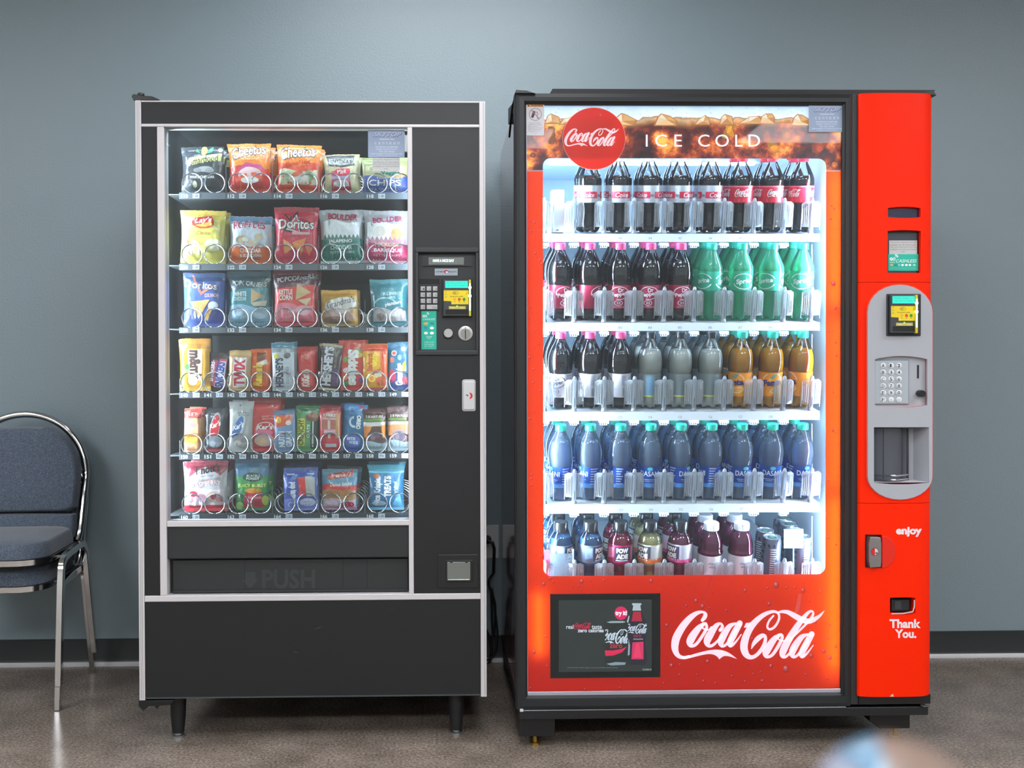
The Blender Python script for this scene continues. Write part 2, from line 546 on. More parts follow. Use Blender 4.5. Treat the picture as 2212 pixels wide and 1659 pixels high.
# ------------------------------------------------------------------ snack machine
YS = -0.817                                    # its front face
YB = -0.045                                    # its back
YT = -0.728                                    # front of its trays
BLK = mat((19, 23, 26), 0.42, bump=(900, 0.25, 0.0006), key='black_vinyl')
BLK2 = mat((22, 24, 26), 0.5)
ALU = mat((206, 204, 207), 0.42, 0.12)
INN = mat((84, 92, 94), 0.6)
WHITE, PAPER = mat((228, 230, 232), 0.5), mat((212, 214, 220), 0.6)
xl, xr = U(297.5, 860, YS).x, U(1049.5, 860, YS).x
ztop, zbot = U(670, 218.5, YS).z, U(670, 1505, YS).z
xmid = (xl + xr) / 2
snack = thing('snack_vending_machine', (xmid, (YS + YB) / 2, 0), 'black snack vending machine with aluminium edging and lit rows of bags', 'vending machine')
def sx(p): return U(p, 860, YS).x
def sz(p): return U(670, p, YS).z
gx0, gx1, gz0, gz1 = sx(350), sx(886), sz(1130), sz(272)      # the display opening
yd = YS + 0.045                                                # back of the door
mb = MB()                                                      # hollow body
mb.box(xl + .004, xl + .02, yd, YB, zbot, ztop - .004, BLK2)
mb.box(xr - .02, xr - .004, yd, YB, zbot, ztop - .004, BLK2)
mb.box(xl + .02, xr - .02, YB - .012, YB, zbot, ztop - .004, INN)
mb.box(xl + .02, xr - .02, yd, YB - .012, ztop - .02, ztop - .004, INN)
mb.box(xl + .02, xr - .02, yd, YB - .012, zbot, zbot + .016, BLK2)
mb.box(gx1 + .012, gx1 + .024, yd, YB - .012, zbot + .016, ztop - .02, INN)
mb.box(xl + .02, xl + .045, yd, YB - .012, zbot + .016, ztop - .02, INN)
mb.box(xl + .045, gx1 + .012, yd + .06, YB - .012, gz0 - .03, gz0 - .022, INN)
mb.build('cabinet', snack)
def bar(name, a, b, c, d, y0=YS, y1=None, m=ALU, bevel=.0015, par=None):
    x0, x1, z0, z1 = RC(a, b, c, d, y0)
    return MB().box(x0, x1, y0, y1 if y1 is not None else y0 + .03, z0, z1, m).build(name, par or snack, bevel=bevel)
mb = MB().box(xl, sx(309.5), YS - .004, yd, zbot - .004, ztop, ALU)
for k in (0.3, 0.62):
    xx = xl + (sx(309.5) - xl) * k
    mb.box(xx, xx + .0012, YS - .0046, YS - .004, zbot, ztop - .003, mat((160, 160, 164), .4, .5))
mb.build('door_edge', snack, bevel=.002)
mb = MB().box(sx(1037), xr, YS - .004, yd, zbot - .004, ztop, ALU)
xx = sx(1037) + .011
mb.box(xx, xx + .0012, YS - .0046, YS - .004, zbot, ztop - .003, mat((160, 160, 164), .4, .5))
mb.build('door_edge', snack, bevel=.002)
def rail(name, a, b, z0, z1, y0=YS - .003, y1=yd):
    return MB().box(a, b, y0, y1, z0, z1, ALU).build(name, snack, bevel=.0018)
rail('top_rail', sx(309.5), sx(1037), sz(222), ztop)
rail('header_rail', sx(309.5), sx(1037), sz(275), sz(268.5))
rail('lower_rail', sx(309.5), sx(1037), sz(1297), sz(1284))
rail('sill_rail', sx(359), sx(884), sz(1136), sz(1124))
rail('window_post', sx(343.5), sx(358.5), sz(1284), sz(275))
rail('window_post', sx(882), sx(892.5), sz(1284), sz(275))
MB().box(sx(309.5), sx(1037), YS, YS + .012, sz(268.5), sz(222), BLK).build('header_panel', snack)
MB().box(sx(309.5), sx(343.5), YS, YS + .012, sz(1284), sz(275), BLK).build('side_panel', snack)
kp = MB().box(sx(309.5), sx(1037), YS, YS + .012, zbot, sz(1297), BLK)
kp.box(sx(309.5), sx(1037), YS - .002, YS + .014, zbot - .001, zbot + .003, mat((64, 70, 72), .4))
q = px_print(kp, YS)
for a, b2, c, d in ((632, 1407, 645, 1410), (676, 1360, 700, 1352), (843, 1319, 845, 1313), (848, 1319, 850, 1315)):
    q.poly([(a, b2), ((a + c) / 2, (b2 + d) / 2 - .6), (c, d), ((a + c) / 2, (b2 + d) / 2 + .8)], mat((78, 86, 88), .5))
kp.build('kick_panel', snack)
ctl = MB().box(sx(892.5), sx(1037), YS, YS + .02, sz(1284), sz(275), BLK).build('control_column', snack)
c0 = MB().pbox(904, 545, 1028, 757, YS - .02, YS + .014, BLK)
cut(ctl, c0)
# window
mb = MB().box(sx(358), sx(883), YS + .016, YS + .020, sz(1125), sz(274), clear((244, 250, 250), 0.20, 0.0, .038))  # faint scatter in the pane stands in for veiling glare
glass = mb.build('window_pane', snack)
def service_sticker(par, x0, y0, x1, y1, y, name='service_sticker'):
    m = MB()
    xa, xb, za, zb = RC(x0, y0, x1, y1, y)
    m.box(xa, xb, y - .0006, y, za, zb, mat((150, 168, 196), .5))
    w, h = x1 - x0, y1 - y0
    p = px_print(m, y - .0007)
    def X(t): return x0 + t * w
    def Y(t): return y0 + t * h
    p.text('SKYTOP', X(.13), Y(.27), X(.93), Y(.09), (84, 108, 150), bold=.05, shear=.35)
    p.text('SKYTOP', X(.14), Y(.245), X(.91), Y(.08), (178, 184, 214), bold=.03, shear=.35)
    p.text('VENDING, INC', X(.31), Y(.37), X(.72), Y(.32), (226, 232, 240), bold=.03)
    p.text('canteen', X(.18), Y(.53), X(.86), Y(.42), (206, 218, 238), sp=1.5)
    for k, (s, a) in enumerate((('FOR SERVICE OR REFUNDS', .2), ('PLEASE CONTACT US AT', .22), ('702 267 8765', .3), ('SERVICE@SKYTOPVENDING.COM', .09))):
        p.text(s, X(a), Y(.65 + k * .085), X(1 - a + .02), Y(.595 + k * .085), (210, 222, 236), bold=.02)
    p.rect(X(.22), Y(.945), X(.8), Y(.93), (190, 204, 224))
    return m.build(name, par)
service_sticker(snack, 795, 280.5, 874, 340, YS + .0155)
def notice(par, x0, y0, x1, y1, y, name='paper_notice'):
    m = MB()
    xa, xb, za, zb = RC(x0, y0, x1, y1, y)
    m.box(xa, xb, y - .0005, y, za, zb, mat((196, 200, 200), .7))
    p = px_print(m, y - .0006)
    h = y1 - y0
    for k, s in enumerate(('The prices displayed on this', 'machine are 10 cents lower', 'than the retail price and are', 'available on cash purchases', 'only.')):
        a = .03 if k < 4 else .42
        p.text(s, x0 + (x1 - x0) * a, y0 + h * (.2 + k * .17), x1 - (x1 - x0) * a, y0 + h * (.07 + k * .17), (120, 126, 132))
    return m.build(name, par)
notice(snack, 804.5, 341, 864, 370, YS + .0155)
# delivery bin
binm = mat((38, 43, 44), .5)
mb = MB()
x0, x1 = sx(358.5), sx(882)
za, zb, zc = sz(1284), sz(1210), sz(1136)
mb.add([(x0, YS + .004, zc), (x1, YS + .004, zc), (x1, YS + .004, zb + .006), (x0, YS + .004, zb + .006), (x0, YS + .03, zb), (x1, YS + .03, zb), (x0, YS + .03, zc), (x1, YS + .03, zc)],
       [(0, 1, 2, 3), (3, 2, 5, 4), (0, 3, 4, 6), (1, 7, 5, 2), (0, 6, 7, 1)], binm)
mb.build('bin_hood', snack, bevel=.002)
mb = MB()
x2 = sx(367)
mb.box(x2, sx(879), YS + .022, YS + .03, za + .003, zb - .002, binm)
mb.box(x2, sx(879), YS + .018, YS + .03, za + .003, za + .010, binm)
for pxx in (523, 737, 790):
    mb.box(sx(pxx), sx(pxx + .8), YS + .0214, YS + .022, za + .01, zb - .002, BLK2)
flap = mb.build('delivery_flap', snack, bevel=.0012)
mb = MB()
pz = mat((50, 56, 57), .45)
for lf in (0, .0004, .0008):
    Print(mb, lambda a, b2, l, lf=lf: U(a, b2, YS + .0216 - lf), l0=0).text('PUSH', 566, 1272, 681, 1230, pz, bold=.03)
Print(mb, lambda a, b2, l: U(a, b2, YS + .0216)).poly([(528, 1236), (552, 1236), (552, 1252), (558, 1252), (540, 1271), (522, 1252), (528, 1252)], pz)
mb.build('lettering', flap)
MB().box(x0, x1, YS + .034, yd, za, zc, BLK2).build('bin_backing', snack)
# hinges, legs
mb = MB()
hz = ztop
mb.prism([(xl - .006, hz + .001), (sx(352), hz + .001), (sx(333), hz + .012), (sx(318), hz + .0135), (xl - .006, hz + .018), (xl - .011, hz + .012)], YS - .002, YS + .05, mat((16, 17, 20), .25, coat=.4))
mb.lathe([(.010, 0), (.010, .007), (.006, .009)], mat((16, 17, 20), .3), 16, (sx(306), YS + .015, hz + .0165))
mb.build('hinge', snack, bevel=.001, smooth=40)
mb = MB()
bk = mat((18, 19, 20), .35)
mb.prism([(xl - .003, zbot - .006), (sx(372), zbot - .006), (sx(362), zbot - .020), (sx(337), zbot - .022), (sx(334), zbot - .032), (sx(329), zbot - .022), (sx(316), zbot - .022), (sx(313), zbot - .027), (sx(305), zbot - .036), (xl - .004, zbot - .022)], YS - .001, YS + .05, bk)
mb.build('hinge', snack, bevel=.001)
for k, (pxc, yy) in enumerate(((385, YS + .085), (985.5, YS + .085), (400, YB - .1), (985, YB - .1))):
    xx = U(pxc, 1545, YS + .085).x
    lg = MB().lathe([(.0175, .014), (.0215, .06), (.0245, zbot + .002)], BLK2, 24, (xx, yy, 0)).build('leg', snack, smooth=40)
    MB().lathe([(.0185, 0), (.0185, .006), (.012, .008), (.012, .015)], mat((170, 176, 178), .3, .9), 24, (xx, yy, 0)).build('foot', lg, smooth=40)
# lamps inside the display: a tube up the hinge side behind the post and one across the top behind the header
tube_m = glowing((226, 238, 255), SNACK_TUBE)
MB().lathe([(.009, sz(1115)), (.009, sz(285))], tube_m, 12, (sx(333), YS + .062, 0)).build('lamp_or_fill_tube', snack)
MB().lathe([(.005, sz(1115)), (.005, sz(285))], glowing((226, 238, 255), SNACK_TUBE * .35), 12, (sx(888.5), YS + .058, 0)).build('lamp_or_fill_tube', snack)  # tube added on the control side to brighten the bags
MB().tube([(sx(370), YS + .062, sz(256)), (sx(875), YS + .062, sz(256))], .009, glowing((226, 238, 255), SNACK_TUBE * .3), 12).build('lamp_or_fill_tube', snack)
MB().box(sx(345), sx(357.5), YS + .030, YS + .034, sz(1120), sz(278), mat((150, 168, 205), .4)).build('lamp_shade', snack)
# control panel
c = lambda a, b2, c2, d, y0, y1, m, mb: mb.pbox(a, b2, c2, d, y0, y1, m)
mb = MB()
fb = mat((44, 48, 50), .42)
for a in ((897, 535, 1034, 545), (897, 757, 1034, 767), (897, 545, 904, 757), (1028, 545, 1034, 757)):
    mb.pbox(*a, YS - .007, YS + .002, fb)
mb.build('bezel', snack, bevel=.002)
pan = MB().pbox(904, 545, 1028, 757, YS + .010, YS + .016, mat((40, 44, 46), .5))
pan.pbox(912, 552, 1019, 575, YS + .006, YS + .011, mat((44, 48, 50), .5))
panel = pan.build('control_panel', snack)
mb = MB().pbox(925, 554.5, 1003, 573.5, YS + .004, YS + .008, mat((58, 62, 62), .3))
mb.pbox(926, 556, 1002, 571.5, YS + .0032, YS + .004, mat((112, 118, 116), .25, emit=.12))
px_print(mb, YS + .003).text('HAVE A NICE DAY', 935, 566, 981, 560, mat((205, 252, 246), emit=1.4), bold=.03)
mb.build('message_display', panel)
mb = MB().pbox(939, 580, 988.5, 595, YS + .0085, YS + .0102, mat((160, 172, 184), .4))
p = px_print(mb, YS + .0084)
p.text('AUTOMATIC', 942, 588.5, 961, 585.5, (52, 58, 66), bold=.03)
p.text('PRODUCTS', 967, 588.5, 986, 585.5, (52, 58, 66), bold=.03)
p.ell(964, 587, 4.6, 4.0, (186, 44, 58))
p.ell(965.2, 588, 2.6, 2.4, (205, 214, 220))
mb.build('maker_plate', panel)
kpd = MB().pbox(906, 613, 948.5, 671, YS + .007, YS + .0102, mat((33, 36, 38), .5))
kpd.pbox(905, 602, 949, 613, YS + .0095, YS + .0115, mat((10, 10, 11), .6))
keypad = kpd.build('keypad', panel, bevel=.0006)
mk = mat((176, 178, 180), .4)
for r_ in range(4):
    for k in range(3):
        if r_ == 3 and k == 2: continue
        a = 908.5 + k * 13.3
        b2 = 618.5 + r_ * 13.3
        w = 9.6 if not (r_ == 3 and k == 1) else 22.8
        mb = MB().pbox(a, b2, a + w, b2 + 9.6, YS + .003, YS + .0075, mk)
        s = str(r_ * 3 + k + 1) if r_ < 3 else ('0' if k == 0 else 'CLR')
        px_print(mb, YS + .0027).text(s, a + w * .55, b2 + 7.6, a + w * .55 + 3 * len(s), b2 + 3.6, (70, 74, 78))
        mb.build('key', keypad, bevel=.0006)
def wave(p, cx, cy, s, c):
    for r_ in (.45, .75, 1.0):
        p.ring(cx, cy, s * r_, -s * r_, .28, c, 5, 85, 10)
mb = MB().pbox(910.3, 672, 942.7, 755, YS + .009, YS + .0102, mat((24, 184, 160), .45))
p = px_print(mb, YS + .0089)
p.text('GO', 912.5, 685.5, 922.5, 680, (225, 244, 242), bold=.05)
wave(p, 921.5, 680, 6, (190, 226, 220))
p.text('CASHLESS', 913, 691.5, 939.5, 687.5, (214, 240, 236), shear=.2)
for cx_, cy_, cc in ((918, 699, (236, 150, 60)), (921, 699, (214, 190, 110)), (919.5, 708, (60, 130, 180)), (933, 708.5, (240, 240, 240)), (920, 719.5, (240, 240, 240)), (933, 719.5, (240, 240, 240))):
    p.ell(cx_, cy_, 3.6 if cc[2] < 200 else 4.4, 2.8 if cc[0] < 238 else 3.0, cc)
p.text('VISA', 929, 701, 938, 697, (20, 110, 130), bold=.03, shear=.2)
p.text('ANDROID', 920.5, 728.5, 933.5, 726, (225, 244, 242))
p.text('PAY', 923, 732, 930.5, 729.5, (225, 244, 242))
for k, s in enumerate(('SWIPE YOUR', 'TAP PHONE', 'PAY & ENJOY')):
    p.text(s, 916.5, 741 + k * 4.6, 937, 738 + k * 4.6, (190, 236, 228))
for yy in (736.3, 752.4):
    p.rect(916, yy, 938, yy + .4, (120, 214, 200))
mb.build('cashless_sticker', panel)
def card_reader(par, x0, y0, x1, y1, y, thick=.016):
    """box with glowing display, yellow decal, slot and a lit yellow edge strip; measured in photo pixels"""
    w, h = x1 - x0, y1 - y0
    X = lambda t: x0 + t * w
    Y = lambda t: y0 + t * h
    rd = MB().pbox(x0, y0, x1, y1, y - thick * .4, y, mat((20, 22, 24), .4)).build('card_reader', par, bevel=.002)
    yf = y - thick
    mb = MB().pbox(X(.05), Y(.03), X(.93), Y(.97), yf, y - thick * .4, mat((56, 62, 68), .38))
    mb.build('reader_body', rd, bevel=.002)
    mb = MB().pbox(X(.11), Y(.055), X(.85), Y(.235), yf - .0012, yf, mat((36, 204, 180), .3, emit=.55))
    p = px_print(mb, yf - .0013)
    p.text('Please swipe or', X(.15), Y(.125), X(.8), Y(.09), (20, 160, 142))
    p.text('tap card to begin', X(.17), Y(.185), X(.78), Y(.15), (20, 160, 142))
    mb.build('reader_display', rd)
    mb = MB()
    p = px_print(mb, yf - .0002)
    ye = mat((232, 206, 24), .4)
    p.poly([(X(.06), Y(.3)), (X(.87), Y(.3)), (X(.87), Y(.665)), (X(.31), Y(.665)), (X(.31), Y(.585)), (X(.06), Y(.575))], ye)
    p.ring(X(.45), Y(.37), w * .1, h * .045, .12, (90, 84, 30))
    for k in (-.03, 0, .03):
        p.ring(X(.45 + k), Y(.37), w * .035, h * .03, .3, (60, 58, 30), 100, 260, 8)
    p.text('Pay with card or mobile', X(.27), Y(.475), X(.69), Y(.445), (40, 38, 20), bold=.02)
    for k, cc in enumerate(((232, 166, 50), (206, 78, 30), (50, 140, 50))):
        p.ell(X(.42 + k * .153), Y(.535), w * .048, h * .04, cc)
        p.rect(X(.395 + k * .153), Y(.605), X(.445 + k * .153), Y(.595), (120, 106, 24))
    for k in range(3):
        p.rect(X(.1), Y(.34 + k * .07), X(.16), Y(.325 + k * .07), (140, 150, 120))
    p.ring(X(.8), Y(.36), w * .035, h * .045, .25, (130, 116, 40), -60, 120, 8)
    mb.build('yellow_decal', rd)
    mb = MB().pbox(X(.11), Y(.80), X(.87), Y(.93), yf - .0004, yf, mat((6, 6, 7), .6))
    mb.build('card_slot', rd)
    mb = MB().pbox(X(.23), Y(.715), X(.78), Y(.79), yf - .001, yf, mat((190, 182, 92), .4))
    p = px_print(mb, yf - .0011)
    p.ell(X(.5), Y(.715), w * .03, h * .022, mat((130, 232, 90), emit=.8))
    p.text('INSERT', X(.3), Y(.77), X(.45), Y(.745), (240, 240, 220))
    p.text('CARD', X(.6), Y(.77), X(.71), Y(.745), (240, 240, 220))
    mb.build('slot_decal', rd)
    mb = MB().pbox(X(.885), Y(.02), X(.955), Y(.975), yf - .006, y, mat((206, 186, 40), .4))
    mb.build('edge_strip', rd, bevel=.001)
    mb = MB().pbox(X(.895), Y(.12), X(.945), Y(.83), yf - .0078, yf - .006, mat((170, 255, 190), .3, emit=1.6))
    for k in (.2, .42):
        mb.pbox(X(.87), Y(k), X(.965), Y(k + .05), yf - .0085, yf - .006, mat((232, 255, 226), .3, emit=3.0))
    mb.build('edge_light', rd)
    return rd
card_reader(panel, 954.5, 602.5, 1020.5, 685, YS + .010)
def knob(par, name, px_, py_, r, y, h, m, rim=None):
    pc = U(px_, py_, y)
    s = SC_(y)
    mb = MB()
    if rim: mb.lathe([(r * 1.22 * s, 0), (r * 1.22 * s, h * .3), (r * s, h * .35)], rim, 28, (pc.x, y, pc.z), 'y')
    mb.lathe([(r * s, 0), (r * s, h * .85), (r * s * .9, h)], m, 28, (pc.x, y, pc.z), 'y')
    return mb
knob(panel, 'coin_button', 968.3, 720, 9.8, YS + .010, .009, mat((176, 178, 176), .35, .3), BLK2).build('coin_button', panel, smooth=40)
mb = knob(panel, 'coin_slot', 1005.5, 720, 15.6, YS + .010, .005, mat((188, 189, 186), .3, .5))
mb.lathe([(.0145, 0), (.0145, .002)], mat((150, 152, 150), .35, .5), 28, (U(1005.5, 720, YS).x, YS + .0062, U(1005.5, 720, YS).z), 'y')
mb.pbox(1004.6, 712.5, 1006.4, 733, YS + .0030, YS + .0052, mat((10, 10, 10), .6))
px_print(mb, YS + .0046).ell(1005.5, 708, 1.2, 1.2, (20, 20, 20))
mb.build('coin_slot', panel, smooth=40)
# lock handle and coin return on the column
mb = MB()
def rrect(x0, y0, x1, y1, r, n=5):
    o = []
    for cx_, cy_, a0 in ((x1 - r, y1 - r, 0), (x0 + r, y1 - r, 90), (x0 + r, y0 + r, 180), (x1 - r, y0 + r, 270)):
        for k in range(n + 1):
            a = R(a0 + 90 * k / n)
            o.append((cx_ + r * math.cos(a), cy_ + r * math.sin(a)))
    return o
def prr(x0, y0, x1, y1, r, y):
    xa, xb, za_, zb_ = RC(x0, y0, x1, y1, y)
    return rrect(xa, za_, xb, zb_, r * SC_(y))
mb.prism(prr(998, 820, 1027.5, 888.5, 5, YS), YS - .006, YS + .002, mat((196, 198, 202), .32, .4))
mb.prism(prr(1001, 824, 1025, 884.5, 4, YS), YS - .012, YS - .005, mat((208, 209, 212), .32, .4))
p = px_print(mb, YS - .0123)
p.poly([(1014, 848)] + [(1014 + 7 * math.sin(R(a)), 855 - 7 * math.cos(R(a))) for a in range(0, 181, 15)] + [(1014, 862), (1017, 855)], (206, 32, 36))
p.poly([(1006, 853), (1009, 852), (1012, 855), (1010.5, 856), (1008, 854.5)], (40, 42, 46))
mb.build('lock_handle', snack, bevel=.0012, smooth=40)
mb = MB().pbox(946, 1198, 1033, 1270, YS - .004, YS + .002, mat((24, 26, 28), .38))
mb.pbox(962, 1210, 1022, 1258, YS - .0055, YS - .003, mat((15, 16, 17), .45))
cr = mb.build('coin_return', snack, bevel=.0015)
mb = MB().pbox(966, 1214, 1016, 1254, YS - .0075, YS - .005, mat((128, 134, 130), .35, .6))
mb.pbox(968, 1251.5, 1014, 1253.5, YS - .0105, YS - .007, mat((188, 192, 188), .3, .6))
for a in (972, 1005):
    mb.pbox(a, 1212, a + 6, 1216, YS - .0085, YS - .005, BLK2)
mb.build('coin_door', cr, bevel=.001)

# trays: strip, floor, dividers, coils, price cards
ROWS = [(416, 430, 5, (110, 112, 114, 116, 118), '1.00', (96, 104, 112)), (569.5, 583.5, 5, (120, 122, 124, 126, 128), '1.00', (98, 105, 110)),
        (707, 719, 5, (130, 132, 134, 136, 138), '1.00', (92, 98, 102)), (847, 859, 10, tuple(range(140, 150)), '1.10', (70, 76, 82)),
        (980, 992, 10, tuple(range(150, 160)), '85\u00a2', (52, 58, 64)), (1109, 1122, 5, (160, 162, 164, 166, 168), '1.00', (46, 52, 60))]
SP = SC_(YT)
def coil_mesh(r, turns, pitch):
    p, n = [], 22
    for t in range(turns):
        for k in range(n + 1):
            a = -math.pi / 2 - 2 * math.pi * k / n
            if t == 0 and k == 0: continue
            p.append((r * math.cos(a), t * pitch, r * math.sin(a)))
    p[0] = (p[0][0] * .6, -.004, p[0][2])
    return MB().tube(p, .0021, mat((208, 210, 212), .22, .95), 6).mesh('coil', smooth=60)
PITCH = {5: .058, 10: .040}
RAD = {5: 21.6 * SP, 10: 22.6 * SP}
coil_me = {n: coil_mesh(RAD[n], 7 if n == 5 else 9, PITCH[n]) for n in (5, 10)}
TRAYZ = []
for ri, (ya, yb, n, nums, price, sc) in enumerate(ROWS):
    x0, x1 = U(387, ya, YT).x, U(888, ya, YT).x
    zt, zs = U(640, ya, YT).z, U(640, yb, YT).z
    TRAYZ.append(zt)
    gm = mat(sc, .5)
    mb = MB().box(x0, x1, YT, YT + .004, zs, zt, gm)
    mb.box(x0 - .035, x1 + .002, YT + .004, YB - .02, zt - .006, zt - .004, INN)
    cw = (x1 - x0) / n
    for k in range(1 if n == 5 else 0, n + 1):
        xx = x0 + k * cw if k else x0 + .001
        mb.box(xx - .0007, xx + .0007, YT + .004, YT + .0054, zt - .004, zt + (.082 if n == 5 else .04), mat((104, 114, 118), .4))
        if 0 < k < n:
            mb.box(xx - .0005, xx + .0005, YT - .0006, YT, zs, zt, mat((40, 44, 48), .6))
    tray = mb.build('tray', snack)
    for k in range(n):
        xa = x0 + k * cw
        f = .10 if n == 5 else .14
        w, h = 15 * SP, 9 * SP
        lt = MB()
        p = Print(lt, lambda a, b2, l: Vector((a, YT - l, b2)))
        p.text(str(nums[k]), xa + .006, zs + .003, xa + .006 + w * .95, zs + .003 + h * .88, (222, 226, 230), bold=.03)
        lt.build('slot_number', tray)
        cx_ = xa + (36 * SP if n == 5 else 36.5 * SP)
        tg = MB().box(cx_ - 7.2 * SP, cx_ + 7.2 * SP, YT - .0016, YT - .0003, zs + .002, zs + .002 + 10 * SP, mat((206, 212, 222), .5))
        q = Print(tg, lambda a, b2, l: Vector((a, YT - .0016 - l, b2)))
        q.text(price, cx_ - 5 * SP, zs + .0045, cx_ + 5 * SP, zs + .0015 + 8.4 * SP, (84, 92, 104), bold=.02)
        tg.build('price_tag', tray)
        for cxo in ((26.5 * SP, 75 * SP) if n == 5 else (25 * SP,)):
            o = bpy.data.objects.new('coil', coil_me[n])
            COL.objects.link(o)
            o.parent = tray
            o.location = Vector((xa + cxo, YT + .007, zt + RAD[n] - .0015)) - ORG[snack.name]
            if cxo > 50 * SP: o.scale = (-1, 1, 1)
# ------------------------------------------------------------------ snack bags
SB = SC_(YT + .036)                            # metres per photo pixel where the first bags stand
K, W_, CREAM = (28, 26, 26), (238, 238, 234), (226, 216, 176)
def bag_mesh(w, h, t, base, ops, seed, top=.09, bot=.07, pinch=.06, flare=.0, back=None, most=99):
    """a filled pillow bag: w x h pixels wide and tall, t deep, flat crimped ends, print laid on its front"""
    mb = MB()
    nu, nv = 16, 22
    off = Vector((seed * 3.7, seed * 1.3, 0))
    def hw(v):
        g = 1 - pinch * math.sin(math.pi * min(1, max(0, v))) + flare * max(0, (v - .7) / .3) ** 2
        return w / 2 * g
    def dep(u, v):
        if v <= bot or v >= 1 - top: return .35
        s = (v - bot) / (1 - top - bot)
        pr = math.sin(math.pi * s) ** .55 * (1.12 - .24 * s)
        d = t / 2 * max(0, 1 - abs(u) ** 2.4) ** .62 * pr
        k = max(0, 1 - abs(u) ** 4) * min(1, pr * 1.6)
        d += noise.noise(Vector((u * 1.6, v * 2.6, 0)) + off) * t * .16 * k
        d += noise.noise(Vector((u * 5.0, v * 7.0, 4)) + off) * t * .07 * k
        d += noise.noise(Vector((u * 9.0, v * 2.0, 9)) + off) * t * .10 * k * (abs(s - .5) * 2) ** 2
        return max(.35, min(d, most))
    def wob(u, v):
        return noise.noise(Vector((u * 1.2, v * 1.5, 20)) + off) * w * .018
    def P(u, v, s, l=0):
        x = u * hw(v) + wob(u, v)
        z = v * h + (noise.noise(Vector((u * 1.4, 0, 30)) + off) * h * .02 if v > .5 else 0)
        return Vector((x * SB, (s * dep(u, v) - l) * SB, z * SB))
    for s in (-1, 1):
        vs, fs = [], []
        for j in range(nv + 1):
            v = j / nv
            for i in range(nu + 1):
                u = -1 + 2 * i / nu
                p = P(u, v, s)
                if j in (0, nv) and i % 2: p.z += .9 * SB * (1 if j else -1) * .8
                vs.append(p)
        for j in range(nv):
            for i in range(nu):
                a = j * (nu + 1) + i
                fs.append((a, a + 1, a + nu + 2, a + nu + 1))
        mb.add(vs, fs, foil(base if s < 0 else (back or base)))
    def fn(a, b, l):                           # a: -0.5 .. 0.5 across, b: 0 .. 1 up
        u, v = max(-.985, min(.985, a * 2)), max(.004, min(.996, b))
        return P(u, v, -1, l)
    q = Print(mb, fn, step=.055, lift=.11, ink=foil, l0=1, base=.36)
    for o in ops:
        k = o[0]
        if k == 'r': q.rect(*o[1:])
        elif k == 'e': q.ell(*o[1:])
        elif k == 'p': q.poly(o[1], o[2])
        elif k == 't': q.step = .05; q.text(o[1], *o[2], o[3], **(o[4] if len(o) > 4 else {})); q.step = .055
        elif k == 'o': q.step = .05; q.outlined(o[1], *o[2], o[3], o[4], **(o[5] if len(o) > 5 else {})); q.step = .055
        elif k == 'tv': vtext(q, *o[1:])
        elif k == 'g': q.ring(*o[1:])
    me = mb.mesh('bag', smooth=50, fix=False)
    return me
def vtext(q, s, box, c, kw=None, down=False):
    """lettering that runs up (or down) the bag"""
    kw = dict(kw or {})
    v, f, _ = glyphs(s, kw.get('bold', 0), kw.get('shear', 0), 1.0)
    x0, y0, x1, y1 = box
    if down: vv = [(x0 + p[1] * (x1 - x0), y1 - p[0] * (y1 - y0)) for p in v]
    else: vv = [(x1 - p[1] * (x1 - x0), y0 + p[0] * (y1 - y0)) for p in v]
    st, q.step = q.step, .05
    q.raw(vv, f, c)
    q.step = st
def zig(x0, x1, y, a, n, y2):                  # ragged upper edge, flat foot
    return [(x0 + (x1 - x0) * k / (2 * n), y + (a if k % 2 else 0)) for k in range(2 * n + 1)] + [(x1, y2), (x0, y2)]
def wavy(x0, x1, y, a, y2, n=10, ph=0.0):
    return [(x0 + (x1 - x0) * k / n, y + a * math.sin(k / n * 6 + ph)) for k in range(n + 1)] + [(x1, y2), (x0, y2)]
RED, NAVY, TAN = (206, 40, 48), (38, 40, 84), (206, 164, 104)
B = []                                         # slot row, slot column, left, top, right, name, label, category, base, depth, ops, options
def bag(*a, **k): B.append((a, k))
# --- first tray
bag(0, 0, 396, 319, 487, 'popcorn_bag', 'black popcorn bag with a corn cob and pale green banner', 'popcorn bag', (44, 50, 56), 34, [
    ('p', [(-.06, .88), (-.13, .97), (-.17, .9), (-.05, .84)], (70, 160, 120)), ('p', [(.08, .84), (.2, .97), (.26, .995), (.24, .88), (.14, .83)], (70, 160, 120)), ('e', .05, .9, .075, .11, (206, 190, 104)),
    ('p', [(-.36, .56), (.0, .62), (.46, .68), (.47, .85), (.1, .79), (-.33, .75)], (196, 200, 120)), ('t', 'Smartfood', (-.3, .62, .4, .78), (44, 48, 36), dict(bold=.01, shear=.1, rot=8)),
    ('e', .08, .49, .2, .06, (150, 152, 150)), ('e', -.1, .47, .1, .05, (128, 130, 130)), ('e', .2, .46, .12, .05, (136, 138, 138)), ('t', 'WHITE CHEDDAR', (-.28, .29, .32, .35), W_, dict(bold=.03)),
    ('e', -.16, .17, .05, .07, (196, 198, 160)), ('e', .42, .93, .06, .05, (150, 152, 148)), ('r', -.34, .9, -.2, .93, (120, 124, 128))])
